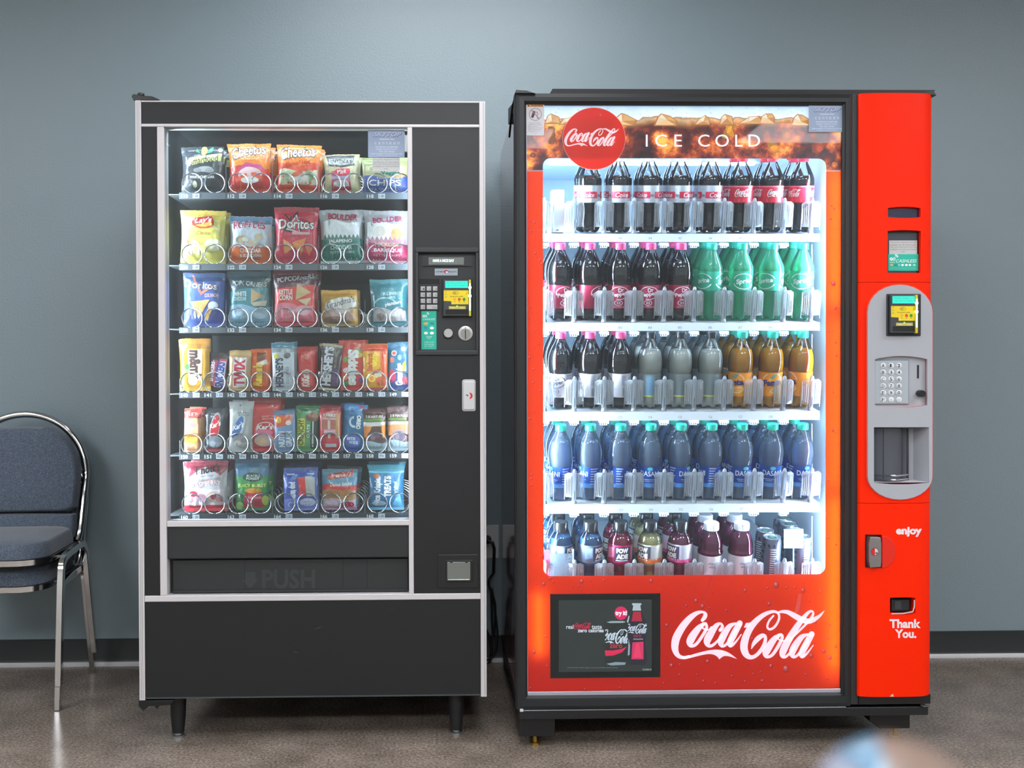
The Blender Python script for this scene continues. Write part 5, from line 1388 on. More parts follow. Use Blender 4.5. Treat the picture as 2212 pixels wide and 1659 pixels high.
# grey insert
def stadium(x0, x1, y0, y1, y, n=14):
    r = (x1 - x0) / 2
    pts = [((x0 + x1) / 2 + r * math.cos(R(180 - 180 * k / n)), y0 + r * .86 - r * .86 * math.sin(R(180 * k / n))) for k in range(n + 1)]
    pts += [((x0 + x1) / 2 + r * math.cos(R(180 * k / n)), y1 - r * .72 + r * .72 * math.sin(R(180 * k / n))) for k in range(n + 1)]
    return [(q.x, q.z) for q in (U(a, b, y) for a, b in pts)]
cut(mid_p, MB().prism(lens(1886, 2004.5, 922.5, 1042, 0, YC, 4), YC - .04, YC + .05, REDP), MB().prism(lens(1887, 2001, 776, 875, 8, YC, 6), YC - .04, YC + .012, REDP))
MB().prism(stadium(1870.5, 2014, 613.5, 1080.5, YC), YC - .0028, YC + .001, mat((240, 70, 46), .4)).build('insert_edge', mid_p)
cut(bpy.data.objects['insert_edge'], MB().prism(lens(1880, 2008, 915, 1050, 0, YC), YC - .04, YC + .05, GREY), MB().prism(lens(1880, 2008, 776, 875, 8, YC, 6), YC - .04, YC + .05, GREY))
plate = MB().prism(stadium(1872.5, 2012, 615.5, 1078.5, YC), YC - .006, YC + .002, GREY).build('grey_insert', drink)
cut(plate, MB().prism(lens(1886, 2004.5, 922.5, 1042, 0, YC, 4), YC - .04, YC + .05, GREY),
    MB().prism(lens(1888, 2001, 776, 875, 7, YC, 6), YC - .04, YC + .0030, GREY))
mb = MB().prism(lens(1887, 2002, 775, 876, 8, YC, 6), YC + .006, YC + .011, GREY)
mb.build('keypad_recess', plate)
mb = MB()                                      # walls of the cup recess
x0, x1, z0, z1 = RC(1886, 922.5, 2004.5, 1045, YC)
mb.add([(x0, YC + .047, z0), (x1, YC + .047, z0), (x1, YC + .047, z1), (x0, YC + .047, z1)], [(0, 1, 2, 3)], GREY)
mb.add([(x0 + .0003, YC - .004, z0), (x0 + .0003, YC + .047, z0), (x0 + .0003, YC + .047, z1), (x0 + .0003, YC - .004, z1)], [(0, 1, 2, 3)], GREY)
mb.add([(x1 - .0003, YC - .004, z0), (x1 - .02, YC + .047, z0), (x1 - .02, YC + .047, z1), (x1 - .0003, YC - .004, z1)], [(0, 1, 2, 3)], GREY)
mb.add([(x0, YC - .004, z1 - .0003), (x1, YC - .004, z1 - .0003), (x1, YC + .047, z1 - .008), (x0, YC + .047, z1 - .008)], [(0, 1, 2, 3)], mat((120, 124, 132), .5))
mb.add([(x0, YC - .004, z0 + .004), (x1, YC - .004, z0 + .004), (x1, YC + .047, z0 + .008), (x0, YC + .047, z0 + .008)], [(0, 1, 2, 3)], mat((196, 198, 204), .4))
mb.build('dispense_port', plate, fix=False)
mb = MB()                                      # clear curved cup door
cz0, cz1 = U(1930, 1040, YC).z, U(1930, 923, YC).z
ca, cb = dx(1886.5, YC), dx(1973, YC)
arc = [(ca + (cb - ca) * t, YC + .040 - .036 * math.sin(R(20 + 150 * t))) for t in [k / 14 for k in range(15)]]
v = [(x, y, z) for z in (cz0, cz1) for x, y in arc]
mb.add(v, [(k, k + 1, k + 16, k + 15) for k in range(14)], clear((176, 180, 186), .22, .08, .22))
for z_ in (cz0 + .004, cz0 + .016):
    mb.tube([(x, y - .001, z_) for x, y in arc], .0025, clear((130, 134, 142), .3, .1, .5), 6)
for t in (4, 11, 14):
    mb.tube([(arc[t][0], arc[t][1], cz0), (arc[t][0], arc[t][1], cz1)], .0016 if t != 14 else .0035, clear((120, 124, 132), .3, .1, .5), 6)
mb.build('dispense_cup', plate, fix=False, smooth=40)
rd = card_reader(plate, 1921, 635, 1986, 722, YC - .004, .020)
MB().pbox(1915.5, 634.5, 1990, 726, YC - .010, YC - .004, mat((38, 40, 46), .4)).build('reader_surround', plate, bevel=.003)
rk = mat((186, 194, 200), .4)
mb = MB().pbox(1888.5, 778, 1964.5, 873.5, YC + .002, YC + .007, mat((120, 130, 138), .45), ym=YC)
mb.pbox(1890, 779.5, 1963, 872, YC + .001, YC + .003, mat((166, 176, 184), .42), ym=YC)
kp2 = mb.build('keypad', plate, bevel=.0008)
for r_ in range(6):
    for k in range(3):
        s = ('A12', 'B34', 'C56', 'D78', 'E90', 'F*\u2190')[r_][k]
        cxp, cyp = 1908 + k * 17, 789.6 + r_ * 14.75
        q = U(cxp, cyp, YC)
        mb = MB().lathe([(6.0 * SC_(YC), 0), (6.0 * SC_(YC), .0022), (5.0 * SC_(YC), .003)], mat((214, 218, 222), .35), 20, (q.x, YC + .001, q.z), 'y')
        pp = px_print(mb, YC - .0021)
        if s == '\u2190': pp.text('Clr', cxp - 3.2, cyp + 1.6, cxp + 3.2, cyp - 1.8, (150, 156, 160))
        elif s == '*': pp.text('*', cxp - 1.5, cyp + 1.4, cxp + 1.5, cyp - 1.4, (100, 104, 112))
        else: pp.text(s, cxp - 3.0, cyp + 3.6, cxp + (2.6 if s != '1' else 1), cyp - 3.6, (44, 46, 52), bold=.035 if r_ == 0 else .01)
        mb.build('key', kp2, smooth=40)
MB().pbox(1983, 788.5, 1987, 817.5, YC + .0048, YC + .0065, mat((28, 24, 34), .5), ym=YC).build('coin_slot', plate)
knob(plate, 'return_knob', 1985.5, 850, 7.6, YC + .006, .022, mat((22, 22, 24), .3)).build('return_knob', plate, smooth=40)
mb = MB()
p = px_print(mb, YC - .0025)
pm = mat((240, 222, 226), .4)
p.text('enjoy', 1935.5, 1160, 1991.5, 1138, pm, bold=.05)
mb.build('lettering', low_p, fix=False)
mb = MB()
p = px_print(mb, YC - .0025)
p.text('Thank', 1921.5, 1357, 1989, 1337.5, pm, bold=.04)
p.text('You.', 1933, 1378.5, 1979.5, 1359.5, pm, bold=.04)
p.poly([(1922, 1505), (1931, 1505), (1929, 1499), (1926, 1500)], (206, 180, 150))
mb.build('lettering', low_p, fix=False)
q = U(1904, 1192, YC)
mb = MB()
ring = [(q.x + 31 * SC_(YC) * math.sin(R(a)), q.z + 36 * SC_(YC) * math.cos(R(a))) for a in range(0, 181, 12)]
dish = mat((226, 34, 12), .35, coat=.1)
mb.prism(ring, YC - .0042, YC - .0005, dish)
mb.build('lock_dish', low_p, bevel=.002)
mb = MB().pbox(1868.5, 1154.5, 1905, 1228, YC + .010, YC + .019, mat((70, 14, 12), .5), ym=YC)
mb.build('lock_recess', low_p)
mb = MB()
cx0 = dx(1877, YC); cx1 = dx(1901.5, YC); cz0, cz1 = U(1890, 1225, YC).z, U(1890, 1158.5, YC).z
mb.prism([(cx0, cz0), (cx1 - .002, cz0 + .002), (cx1, cz0 + .018), (cx1, cz1 - .018), (cx1 - .003, cz1 - .001), (cx0, cz1), (cx0 - .004, cz1 - .02), (cx0 - .004, cz0 + .02)], YC - .012, YC + .012, mat((150, 146, 148), .32, .75))
p = px_print(mb, YC - .0122)
p.ell(1890, 1192, 7.8, 8.2, (210, 206, 208))
p.poly([(1890, 1184)] + [(1890 - 7.6 * math.sin(R(a)), 1192 - 8 * math.cos(R(a))) for a in range(0, 181, 15)], (206, 28, 30))
p.ring(1890, 1192, 8.2, 8.6, .14, (120, 40, 44))
p.ell(1893.5, 1195, 3, 3, (120, 116, 120))
mb.build('lock_handle', low_p, bevel=.002)
mb = MB()
x0, x1, z0, z1 = RC(1922, 1291, 1977, 1328, YC)
mb.add([(x0 - .002, YC + .029, z0 - .002), (x1 + .002, YC + .029, z0 - .002), (x1 + .002, YC + .029, z1 + .002), (x0 - .002, YC + .029, z1 + .002)], [(0, 1, 2, 3)], mat((24, 28, 30), .35))
mb.pbox(1930, 1298, 1969, 1321, YC + .012, YC + .026, mat((34, 40, 44), .25), ym=YC)
mb.pbox(1936, 1300, 1950, 1318, YC + .010, YC + .012, mat((52, 60, 62), .25), ym=YC)
mb.build('coin_return', low_p)
mb = MB().tube([(q_.x, YC - .002, q_.z) for q_ in (U(1974.5, 1296, YC), U(1974.5, 1310, YC), U(1971, 1321, YC), U(1950, 1325, YC), U(1925, 1325.5, YC))], .0019, mat((220, 214, 218), .3, .3), 6)
mb.build('coin_return_lip', low_p)
# black strip beside the column, base, kick bar, feet
MB().box(dx(1840.5), dx(1857), YD + .004, ydb, dz(1527), dz(200), mat((36, 40, 42), .45)).build('side_strip', drink, bevel=.001)
MB().box(dx(1857), dx(2012), YC + .014, ydb, dz(1526), dz(1505.5), BK).build('column_foot', drink)
mb = MB().box(dx(1120), dx(2009), YD + .004, YE, dz(1552), dz(1533), mat((24, 26, 28), .35))
mb.box(dx(1120), dx(1830), YD + .001, YD + .006, dz(1533.5), dz(1530.5), mat((110, 114, 118), .3, .8))
base = mb.build('base_bar', drink, bevel=.002)
MB().box(dx(1121.5), dx(1129), YD - .001, YD + .01, dz(1534), dz(1528), mat((200, 200, 198), .5)).build('corner_clip', drink, bevel=.001)
MB().tube([U(1988, 1523, YD), U(1994, 1526, YD), U(2008, 1525, YD)], .003, mat((70, 74, 78), .3, .8), 6).build('hinge_pin', drink)
for a, b_, yy, pb in ((1122, 1200, YD + .03, 1586), (1900, 1989, YD + .06, 1583)):
    xa_, xb_ = dx(a), dx(b_)
    zt_, zb_ = dz(1550), .034
    if a < 1500: pts = [(xa_, zt_), (xb_, zt_), (xb_, zb_), (xa_, zb_)]
    else: pts = [(xa_, zt_), (xb_, zt_), (xb_, zb_), (xa_ + .03, zb_), (xa_, zb_ + .022)]
    for y0 in (yy, YE - .16):
        MB().prism(pts, y0, y0 + .1, BK).build('foot_block', drink, bevel=.002)
        cxf = U(1156 if a < 1500 else 1944, 1590, YD + .06).x
        br = mat((176, 140, 62), .35, .85)
        mb = MB().lathe([(.0165, 0), (.0165, .006), (.007, .008), (.006, .036)], br, 6, (cxf, y0 + .035, 0))
        mb.build('leveling_foot', drink)

# shelves
SLOPE = R(10)
SROWS = [(505, 521.5, 'A'), (697, 714.5, 'B'), (889, 908, 'C'), (1088.5, 1107.5, 'D'), (1283, 1302, 'E')]
COLX = [1208, 1271.5, 1336, 1400.5, 1465, 1530.5, 1595.5, 1660.5, 1725]
SS = SC_(YSH)
wh = mat((226, 232, 236), .4)
def gate_mesh():
    """clear plastic gate between two columns: a ribbed post with two stepped flaps and a foot"""
    g = MB()
    cm = clear((246, 250, 254), .36, .10, .46)
    s = SS
    g.box(-4.4 * s, 4.4 * s, -.004, .007, 2 * s, 70 * s, cm)
    g.box(-2.2 * s, 2.2 * s, -.0065, -.004, 4 * s, 66 * s, clear((250, 252, 255), .35, .15, .35))
    g.lathe([(4.4 * s, 70 * s), (3.8 * s, 74 * s), (2 * s, 76.5 * s), (.4 * s, 77 * s)], cm, 12, (0, .0015, 0))
    for sg in (-1, 1):
        g.add([(sg * 5 * s, -.003, 14 * s), (sg * 21 * s, .006, 14 * s), (sg * 21 * s, .006, 64 * s), (sg * 14 * s, .002, 69 * s), (sg * 5 * s, -.003, 69 * s)], [(0, 1, 2, 3, 4)], clear((246, 250, 254), .36, .10, .40))
        for k, (a, b_) in enumerate(((8, .3), (11.5, .5), (15, .35), (18.5, .5))):
            y_ = -.003 + .009 * (a - 5) / 16
            g.box(sg * a * s - .0007, sg * a * s + .0007, y_ - .0022, y_ - .0002, (16 + k * 2) * s, (62 - k * 3) * s, clear((252, 254, 255), .4, .12, min(.95, b_ + .35)))
        g.box(sg * 20.5 * s - .0008, sg * 20.5 * s + .0008, .003, .0062, 8 * s, 62 * s, cm)
        g.box(sg * 13 * s - 5 * s, sg * 13 * s + 5 * s, .0005, .0016, 47 * s, 64 * s, clear((250, 250, 250), .3, .1, .5)) if sg > 0 else None
    g.lathe([(6.5 * s, .6 * s), (6 * s, 3 * s), (4.4 * s, 7 * s)], cm, 12, (0, -.001, 0))
    g.box(-.6 * s, .6 * s, -.0072, -.0064, 10 * s, 30 * s, mat((70, 78, 92), .5))
    return g.mesh('bottle_gate', smooth=30)
gate_me = gate_mesh()
def clip_mesh():
    g = MB()
    s = SS
    g.box(-11 * s, 8 * s, 0, .02, -5 * s, 0, wh)
    g.box(-9 * s, 6 * s, 0, .02, -11 * s, -5 * s, wh)
    g.box(7 * s, 10 * s, 0, .02, -8 * s, -1 * s, wh)
    for x in (-6.5, -1.5, 3): g.box((x - 1) * s, (x + 1) * s, -.0006, 0, -10 * s, -6 * s, mat((60, 70, 86), .6))
    return g.mesh('shelf_clip')
clip_me = clip_mesh()
SHELF = {}
for ya, yb, let in SROWS:
    x0, x1 = il + .002, U(1770.5, ya, YSH).x
    zt, zs_ = U(1470, ya, YSH).z, U(1470, yb, YSH).z
    dep = YE - .09 - YSH
    mb = MB().box(x0, x1, YSH, YSH + .006, zs_, zt, wh)
    up = dep * math.tan(SLOPE)
    mb.add([(x0, YSH + .006, zt), (x1, YSH + .006, zt), (x1, YSH + dep, zt + up), (x0, YSH + dep, zt + up), (x0, YSH + .006, zs_ + .008), (x1, YSH + .006, zs_ + .008), (x1, YSH + dep, zt + up - .008), (x0, YSH + dep, zt + up - .008)],
           [(0, 1, 2, 3), (7, 6, 5, 4), (0, 4, 5, 1), (1, 5, 6, 2), (3, 2, 6, 7), (0, 3, 7, 4)], wh)
    shelf = mb.build('shelf', drink)
    SHELF[let] = (zt, shelf)
    if let != 'E':
        MB().box(x0 + .01, x1 - .01, YSH + .007, YSH + .015, zs_ + .001, zs_ + .005, glowing((196, 226, 255), SHELF_FILL)).build('lamp_or_fill_strip', shelf)  # unseen strip added behind the shelf edge to light bottles and gates
    for k in range(9):
        if let == 'E': continue
        xp = COLX[k] + (4 if let in 'ABC' else 6)
        lt = MB()
        q = Print(lt, lambda a, b2, l: Vector((a, YSH - l, b2)))
        xx = U(xp, ya, YSH).x
        q.text(let + str(k + 1), xx - 3.8 * SS, zs_ + 4.4 * SS, xx + 3.6 * SS, zs_ + 9.6 * SS, (110, 118, 130))
        q.rect(xx - 13 * SS, zt - 1.2 * SS, xx + 12 * SS, zt - .4 * SS, (186, 196, 206))
        lt.build('slot_number', shelf)
    for k in range(10):
        xx = U(COLX[0] - 32 + k * 64.7 if k < 9 else 1753, ya, YSH).x
        o = bpy.data.objects.new('bottle_gate', gate_me)
        COL.objects.link(o)
        o.parent = shelf
        o.location = Vector((xx, YSH + .010, zt + .0022)) - ORG[drink.name]
        o.rotation_euler = (SLOPE, 0, 0)
        if let != 'E' and k < 9:
            o = bpy.data.objects.new('shelf_clip', clip_me)
            COL.objects.link(o)
            o.parent = shelf
            o.location = Vector((U(COLX[0] - 32 + k * 64.7, ya, YSH + .03).x, YSH + .028, zs_ - .0005)) - ORG[drink.name]
mb = MB()
for y_, px_ in ((YSH + .10, 1754),):
    for a, b_ in ((528, 690), (722, 880), (915, 1075), (1115, 1240)):
        mb.tube([U(px_, a, y_), U(px_, b_, y_)], .0016, wh, 6)
mb.build('upright_rod', drink)
# lamps: bright strip down the latch side, weaker one down the hinge side, one added unseen above the first shelf
ls, lw = glowing((196, 226, 255), DRINK_LED_STRONG), glowing((196, 226, 255), DRINK_LED_WEAK)
yl = YG + .016
def led(px_, py0, py1, m, yl=yl):
    xx = U(px_, 800, yl).x
    z0, z1 = U(px_, py1, yl).z, U(px_, py0, yl).z
    MB().box(xx - .008, xx + .008, yl, yl + .008, z0, z1, m).build('lamp_or_fill_strip', drink)
led(1796, 375, 660, ls, yl + .004)
led(1796, 1075, 1440, ls, yl + .004)
led(1796, 690, 1050, lw, yl + .012)
led(1156, 380, 1235, glowing((196, 226, 255), DRINK_LED_WEAK * .25), yl + .046)
led(1162, 1280, 1410, glowing((196, 226, 255), DRINK_LED_WEAK * .45))
xa_, xb_ = U(1190, 330, yl + .02).x, U(1770, 330, yl + .02).x
zt_ = itop - .012
MB().box(xa_, xb_, yl + .03, yl + .04, zt_, zt_ + .006, glowing((196, 226, 255), DRINK_LED_WEAK * .6)).build('lamp_or_fill_strip', drink)
for px_, sg, en in ((1797, -1, 1.25), (1150, 1, .5)):         # area lights added by the door strips to brighten the middle bottles
    ld = bpy.data.lights.new('door_fill', 'AREA')
    ld.shape, ld.size, ld.size_y, ld.energy, ld.color, ld.spread = 'RECTANGLE', .02, 1.2, DOOR_FILL * en, (.66, .84, 1.0), R(70)
    lo = bpy.data.objects.new('door_fill', ld)
    COL.objects.link(lo)
    q = U(px_, 800, yl + .026)
    zax = Vector((-sg, -.16, 0)).normalized()
    yax = Vector((0, 0, 1))
    m4 = Matrix((yax.cross(zax), yax, zax)).transposed().to_4x4()
    m4.translation = (q.x, yl + .026, q.z)
    lo.matrix_world = m4
    lo.parent = drink
    lo.matrix_parent_inverse = Matrix.Translation(-ORG[drink.name])
l3 = glowing((196, 226, 255), DRINK_LED_WEAK * .6)  # for unseen strips added to brighten the back of the shelves
for dy in (.14, .36):
    MB().box(il + .0005, il + .006, YSH + dy, YSH + dy + .02, ibot + .12, itop - .05, l3).build('lamp_or_fill_strip', drink)
    MB().box(il + .1, ir - .1, YSH + dy, YSH + dy + .02, itop - .006, itop - .0005, l3).build('lamp_or_fill_strip', drink)
MB().box(wa, wb, YG + .045, YG + .05, U(1480, 362, YG).z - .0, wzb + .01, BK).build('light_baffle', drink) if False else None
# ------------------------------------------------------------------ bottles and cans (measured in photo pixels, then scaled)
YBT = YSH + .060                                # middle of the first bottle of a column
BS = SC_(YBT)
PET = clear((250, 252, 252), .36, .05)
def liquid(kind):
    k = ('liquid', kind)
    if k in _mats: return _mats[k]
    if kind == 'water':
        _mats[k] = clear((196, 224, 246), .25, .02, .30)
        return _mats[k]
    rgb, op = {'cola': ((30, 24, 22), 1), 'orange': ((255, 178, 20), .97), 'lime': ((244, 252, 246), .97), 'water': ((196, 222, 240), 0), 'blue': ((96, 160, 222), .6), 'berry': ((196, 20, 84), .8), 'pale': ((236, 228, 160), .92), 'plum': ((160, 44, 104), .85), 'green': ((40, 206, 160), .3)}[kind]
    m = bpy.data.materials.new('liquid_' + kind)
    m.use_nodes = True
    nt = m.node_tree
    b = nt.nodes['Principled BSDF']
    b.inputs['Base Color'].default_value = L3(rgb)
    b.inputs['Roughness'].default_value = .12
    if op < 1:
        for n in (b,): n.inputs['Roughness'].default_value = .2
        tl = nt.nodes.new('ShaderNodeBsdfTranslucent'); tl.inputs[0].default_value = L3(rgb)
        m1 = nt.nodes.new('ShaderNodeMixShader'); m1.inputs[0].default_value = .12
        nt.links.new(b.outputs[0], m1.inputs[1]); nt.links.new(tl.outputs[0], m1.inputs[2])
        rf = nt.nodes.new('ShaderNodeBsdfRefraction'); rf.inputs['IOR'].default_value = 1.2
        rf.inputs[0].default_value = L3(rgb); rf.inputs['Roughness'].default_value = 0.02
        tp = nt.nodes.new('ShaderNodeBsdfTransparent'); tp.inputs[0].default_value = L3(rgb)
        m0 = nt.nodes.new('ShaderNodeMixShader'); m0.inputs[0].default_value = .5
        nt.links.new(rf.outputs[0], m0.inputs[1]); nt.links.new(tp.outputs[0], m0.inputs[2])
        m2 = nt.nodes.new('ShaderNodeMixShader'); m2.inputs[0].default_value = op
        nt.links.new(m0.outputs[0], m2.inputs[1]); nt.links.new(m1.outputs[0], m2.inputs[2])
        nt.links.new(m2.outputs[0], nt.nodes['Material Output'].inputs[0])
    _mats[k] = m
    return m
def feet(r, h, a):
    """five-lobed foot of a soda bottle"""
    if h < 15:
        t = 1 - h / 15
        lobe = .5 + .5 * math.cos(5 * a + math.pi / 2)
        return r * (1 - .16 * t * (1 - lobe)), h + 5.5 * t * (1 - lobe)
    return r, h
SODA = [(12, 0), (18, .6), (22.5, 4), (24.6, 9), (25.0, 15), (24, 22), (22.2, 32), (21.6, 42), (22.4, 52), (24.4, 60), (25.4, 64), (25.4, 102), (25.8, 106), (25.2, 114), (22, 124), (16.5, 136), (12, 144), (9.6, 149), (9.2, 153)]
TALL = [(12, 0), (18, .6), (22.5, 4), (25, 10), (25.4, 16), (25, 22), (24.6, 27), (24.6, 77), (26, 80), (26.8, 92), (26.6, 104), (25, 116), (21.4, 126), (15.6, 137), (11.6, 145), (9.6, 150), (9.2, 153)]
WATER = [(14, 0), (20, .6), (23.5, 4), (24.6, 9), (23.6, 12), (24.8, 16), (24.0, 21), (24.6, 28), (23.4, 30), (23.4, 75), (25.4, 78), (25.0, 81), (26.2, 85), (25.8, 89), (26.6, 93), (26.4, 104), (24, 118), (19, 131), (13, 143), (9.6, 150), (9.2, 153)]
LEMON = [(12, 0), (18, .6), (22.5, 4), (24.4, 10), (23.6, 16), (22.6, 22), (22.2, 40), (22.6, 56), (24.6, 61), (25.8, 64), (25.8, 106), (26.4, 109), (26.0, 114), (21.6, 124), (16, 136), (11.6, 146), (9.6, 151), (9.2, 153)]
SPORT = [(15, 0), (22, 1), (25.4, 5), (26, 12), (24.6, 24), (22.0, 38), (22.4, 48), (26.2, 53), (26.8, 56), (26.8, 60), (26, 62), (26, 100), (25.6, 103), (22.8, 112), (17.6, 121), (14.6, 126), (13.6, 131), (13.4, 138)]
VITA = [(16, 0), (22, .8), (25, 4), (25.4, 10), (25.4, 74), (26.4, 76), (27, 79), (26.4, 82), (25.2, 84), (25.6, 92), (24, 104), (20.6, 114), (16.4, 122), (14.2, 127), (13.8, 133)]
def inner(prof, level, gap=1.1):
    out = []
    for i, (r, h) in enumerate(prof):
        if h > level:
            r0, h0 = prof[i - 1]
            t = (level - h0) / (h - h0)
            out.append((r0 + (r - r0) * t - gap, level))
            break
        out.append((max(1, r - gap), h + gap * .8 if h < 3 else h))
    return out
def rad(prof, h):
    for (r0, h0), (r1, h1) in zip(prof, prof[1:]):
        if h0 <= h <= h1: return r0 + (r1 - r0) * (h - h0) / max(1e-6, h1 - h0)
    return prof[-1][0]
def scl(prof): return [(r * BS, h * BS) for r, h in prof]
def band(prof, h0, h1, paint, art, grow=.35):
    """a label wrapped round; ART gets a printer whose x runs round the bottle in pixels (0 faces front) and y up"""
    g = MB()
    hs = [h0 + (h1 - h0) * k / 8 for k in range(9)]
    g.lathe([((rad(prof, h) + grow) * BS, h * BS) for h in hs], paint, 36, cap=False)
    def fn(a, h, l):
        r = rad(prof, min(max(h, h0), h1)) + grow
        th = -math.pi / 2 + a / r
        r = (r + l) * BS
        return Vector((r * math.cos(th), r * math.sin(th), h * BS))
    q = Print(g, fn, step=4, lift=.06, base=.2)
    art(q)
    return g
def cap_mesh(r, h0, h1, m, ridged=True):
    n = 48
    rf = (lambda r_, h, a: (r_ * (1 + (.018 * (1 if round(a / (2 * math.pi) * n) % 2 else -1))), h)) if ridged else None
    return MB().lathe(scl([(r, h0), (r * 1.02, h0 + 1), (r, h1 - 1.6), (r * .92, h1)]), m, n, rf=rf)
def diet(q):
    q.rect(-80, 71, 80, 89, (206, 214, 220))
    for s in (0, -2.05, 2.05):
        o = s * 26
        q.n = 2
        q.rect(o - 22, 73, o + 22, 87, (206, 34, 70))
        q.text('Coke', o - 13, 75, o + 15, 85, W_, bold=.01, shear=.2)
    q.n = 2
    for o in (27, -27): q.text('diet', o - 4, 76, o + 4, 83, (80, 84, 96), bold=.02)
def classic(q):
    q.rect(-80, 66, 80, 72, (232, 60, 66))
    for o in (0, -53, 53):
        q.logo(o - 20, 76, o + 21, 93, W_)
    q.rect(-80, 97, 80, 98.5, (240, 150, 170))
def pepper(q, ink_=(236, 226, 232), plaque=(130, 40, 70)):
    for o in (0, -78, 78):
        q.ring(o, 60, 21, 14, .1, ink_, -110, 200)
        q.text('Dr', o - 3, 62, o + 9, 71, ink_, bold=.03, rot=8)
        q.text('Pepper', o - 17, 51, o + 16, 62, ink_, bold=.03, rot=10)
        q.ell(o - 2, 39, 9, 6, plaque); q.ring(o - 2, 39, 9, 6, .16, ink_)
        q.text('23', o - 6, 36.5, o + 2, 41.5, ink_, bold=.02)
        q.text('AUTHENTIC', o - 12, 29.5, o + 12, 31.5, ink_)
def fine(q, x, y0, y1, w, c, n=7):
    n0 = q.n
    for k in range(n):
        q.n = n0
        yy = y1 - (y1 - y0) * k / n
        q.rect(x, yy - (y1 - y0) / n * .45, x + w * (1 - .3 * ((k * 7) % 3) / 2), yy, c)
def dietpepper(q):
    pepper(q, (92, 92, 104), (206, 206, 214))
    fine(q, 22, 36, 74, 14, (160, 168, 184)); fine(q, -36, 52, 74, 12, (160, 168, 184))
    for k in range(6): q.rect(-34, 30 + k * 2.8, -20, 31.6 + k * 2.8, (120, 150, 160))
    q.text('DIET', 24, 28, 34, 33, (120, 124, 132))
def sprite(q):
    for o in (0, -54, 54):
        q.ring(o, 85, 24, 17, .09, (220, 240, 236), 20, 160); q.ring(o, 85, 24, 17, .09, (220, 240, 236), 200, 340)
        q.text('Sprite', o - 17, 78, o + 18, 91, (226, 244, 240), bold=.03, shear=.15, rot=8)
def lemonade(q):
    q.rect(-12, 30, 6, 72, (120, 160, 186))
    fine(q, 8, 32, 72, 16, (120, 132, 140)); fine(q, 40, 30, 70, 18, (130, 140, 150)); fine(q, -40, 30, 70, 18, (130, 140, 150))
    q.rect(-80, 27, 80, 30, (206, 216, 110))
    q.text('FRESH', 8, 60, 20, 66, (70, 78, 90), bold=.04)
def orange(q):
    for o in (0, -78, 78):
        q.ring(o, 60, 22, 18, .1, (246, 206, 186), 10, 170)
        q.text('Fanta', o - 20, 50, o + 20, 64, (54, 50, 110), bold=.06, rot=6)
        q.ell(o + 8, 41, 13, 7, (248, 214, 160), 15); q.ell(o + 8, 41, 10.5, 5.2, (244, 176, 80), 15)
        q.poly([(o - 8, 66), (o + 3, 76), (o + 10, 74), (o + 2, 66)], (110, 160, 140))
    q.rect(36, 40, 46, 50, (206, 190, 170)); fine(q, 34, 54, 74, 14, (246, 196, 130), 5)
def dasani(q):
    q.poly([(-80, 29), (80, 29), (80, 36), (40, 39), (0, 34), (-40, 38), (-80, 35)], (90, 150, 220))
    for o in (0, -75, 75):
        q.text('DASANI', o - 22, 54, o + 22, 65, (226, 236, 246), bold=.01)
        q.ell(o, 70, 6, 4, (90, 190, 214)); q.rect(o - 18, 46, o + 18, 47, (206, 220, 240)); q.text('PURIFIED WATER', o - 15, 41.5, o + 15, 44, (206, 220, 240))
    fine(q, 28, 34, 72, 15, (170, 190, 230)); fine(q, -44, 34, 72, 14, (170, 190, 230))
def power(q, c, dark=(40, 44, 62)):
    for o in (0, -82, 82):
        q.n = 1
        q.rect(o - 16, 66, o + 20, 98, dark)
        q.text('POW', o - 12, 84, o + 14, 95, W_, bold=.08); q.text('ADE', o - 12, 71, o + 14, 82, W_, bold=.08)
        q.rect(o - 13, 66.5, o + 14, 69, (206, 214, 224))
    q.poly([(-34, 70), (-18, 74), (-18, 96), (-34, 94)], c)
    fine(q, 22, 66, 96, 14, (190, 200, 214)); fine(q, 46, 66, 96, 14, (190, 200, 214))
def vita(q):
    fine(q, 14, 38, 70, 10, (190, 196, 206)); fine(q, -26, 30, 70, 8, (200, 204, 214))
    q.rect(-12, 10, 14, 34, (96, 120, 150)); fine(q, -11, 12, 33, 24, (60, 84, 120), 5)
    q.text('vitamin', -10, 56, 12, 62, (120, 126, 140), bold=.01); q.text('water', -8, 49, 8, 54, (120, 126, 140), bold=.01)
KB, KW, TEAL, PINK = mat((22, 24, 26), .3), mat((226, 226, 234), .4), mat((24, 168, 140), .4), mat((216, 62, 118), .4)
def bottle(name, prof, level, liq, capr, cap0, cap1, capm, lab=None, shell=PET, ridged=True, petal=True):
    """a bottle standing at the origin; its parts: shell, drink, cap, label"""
    t = bpy.data.objects.new(name, None)
    COL.objects.link(t)
    t.empty_display_size = .03
    rf = (lambda r, h, a: (lambda q: (q[0] * BS, q[1] * BS))(feet(r, h, a))) if petal else (lambda r, h, a: (r * BS, h * BS))
    kids = []
    o = MB().lathe(prof, shell, 40, rf=rf, cap=False).build('bottle_shell', t, smooth=60, fix=False); kids.append(o)
    if liq:
        o = MB().lathe(inner(prof, level), liquid(liq), 40, rf=rf).build('drink', t, smooth=60); kids.append(o)
    o = cap_mesh(capr, cap0, cap1, capm, ridged).build('bottle_cap', t, smooth=35); kids.append(o)
    if lab:
        g = band(prof, lab[0], lab[1], lab[2], lab[3])
        o = g.build('bottle_label', t, smooth=60, fix=False); kids.append(o)
    KIDS[t.name] = kids
    return t
lab_ = lambda rgb: mat(rgb, .35)
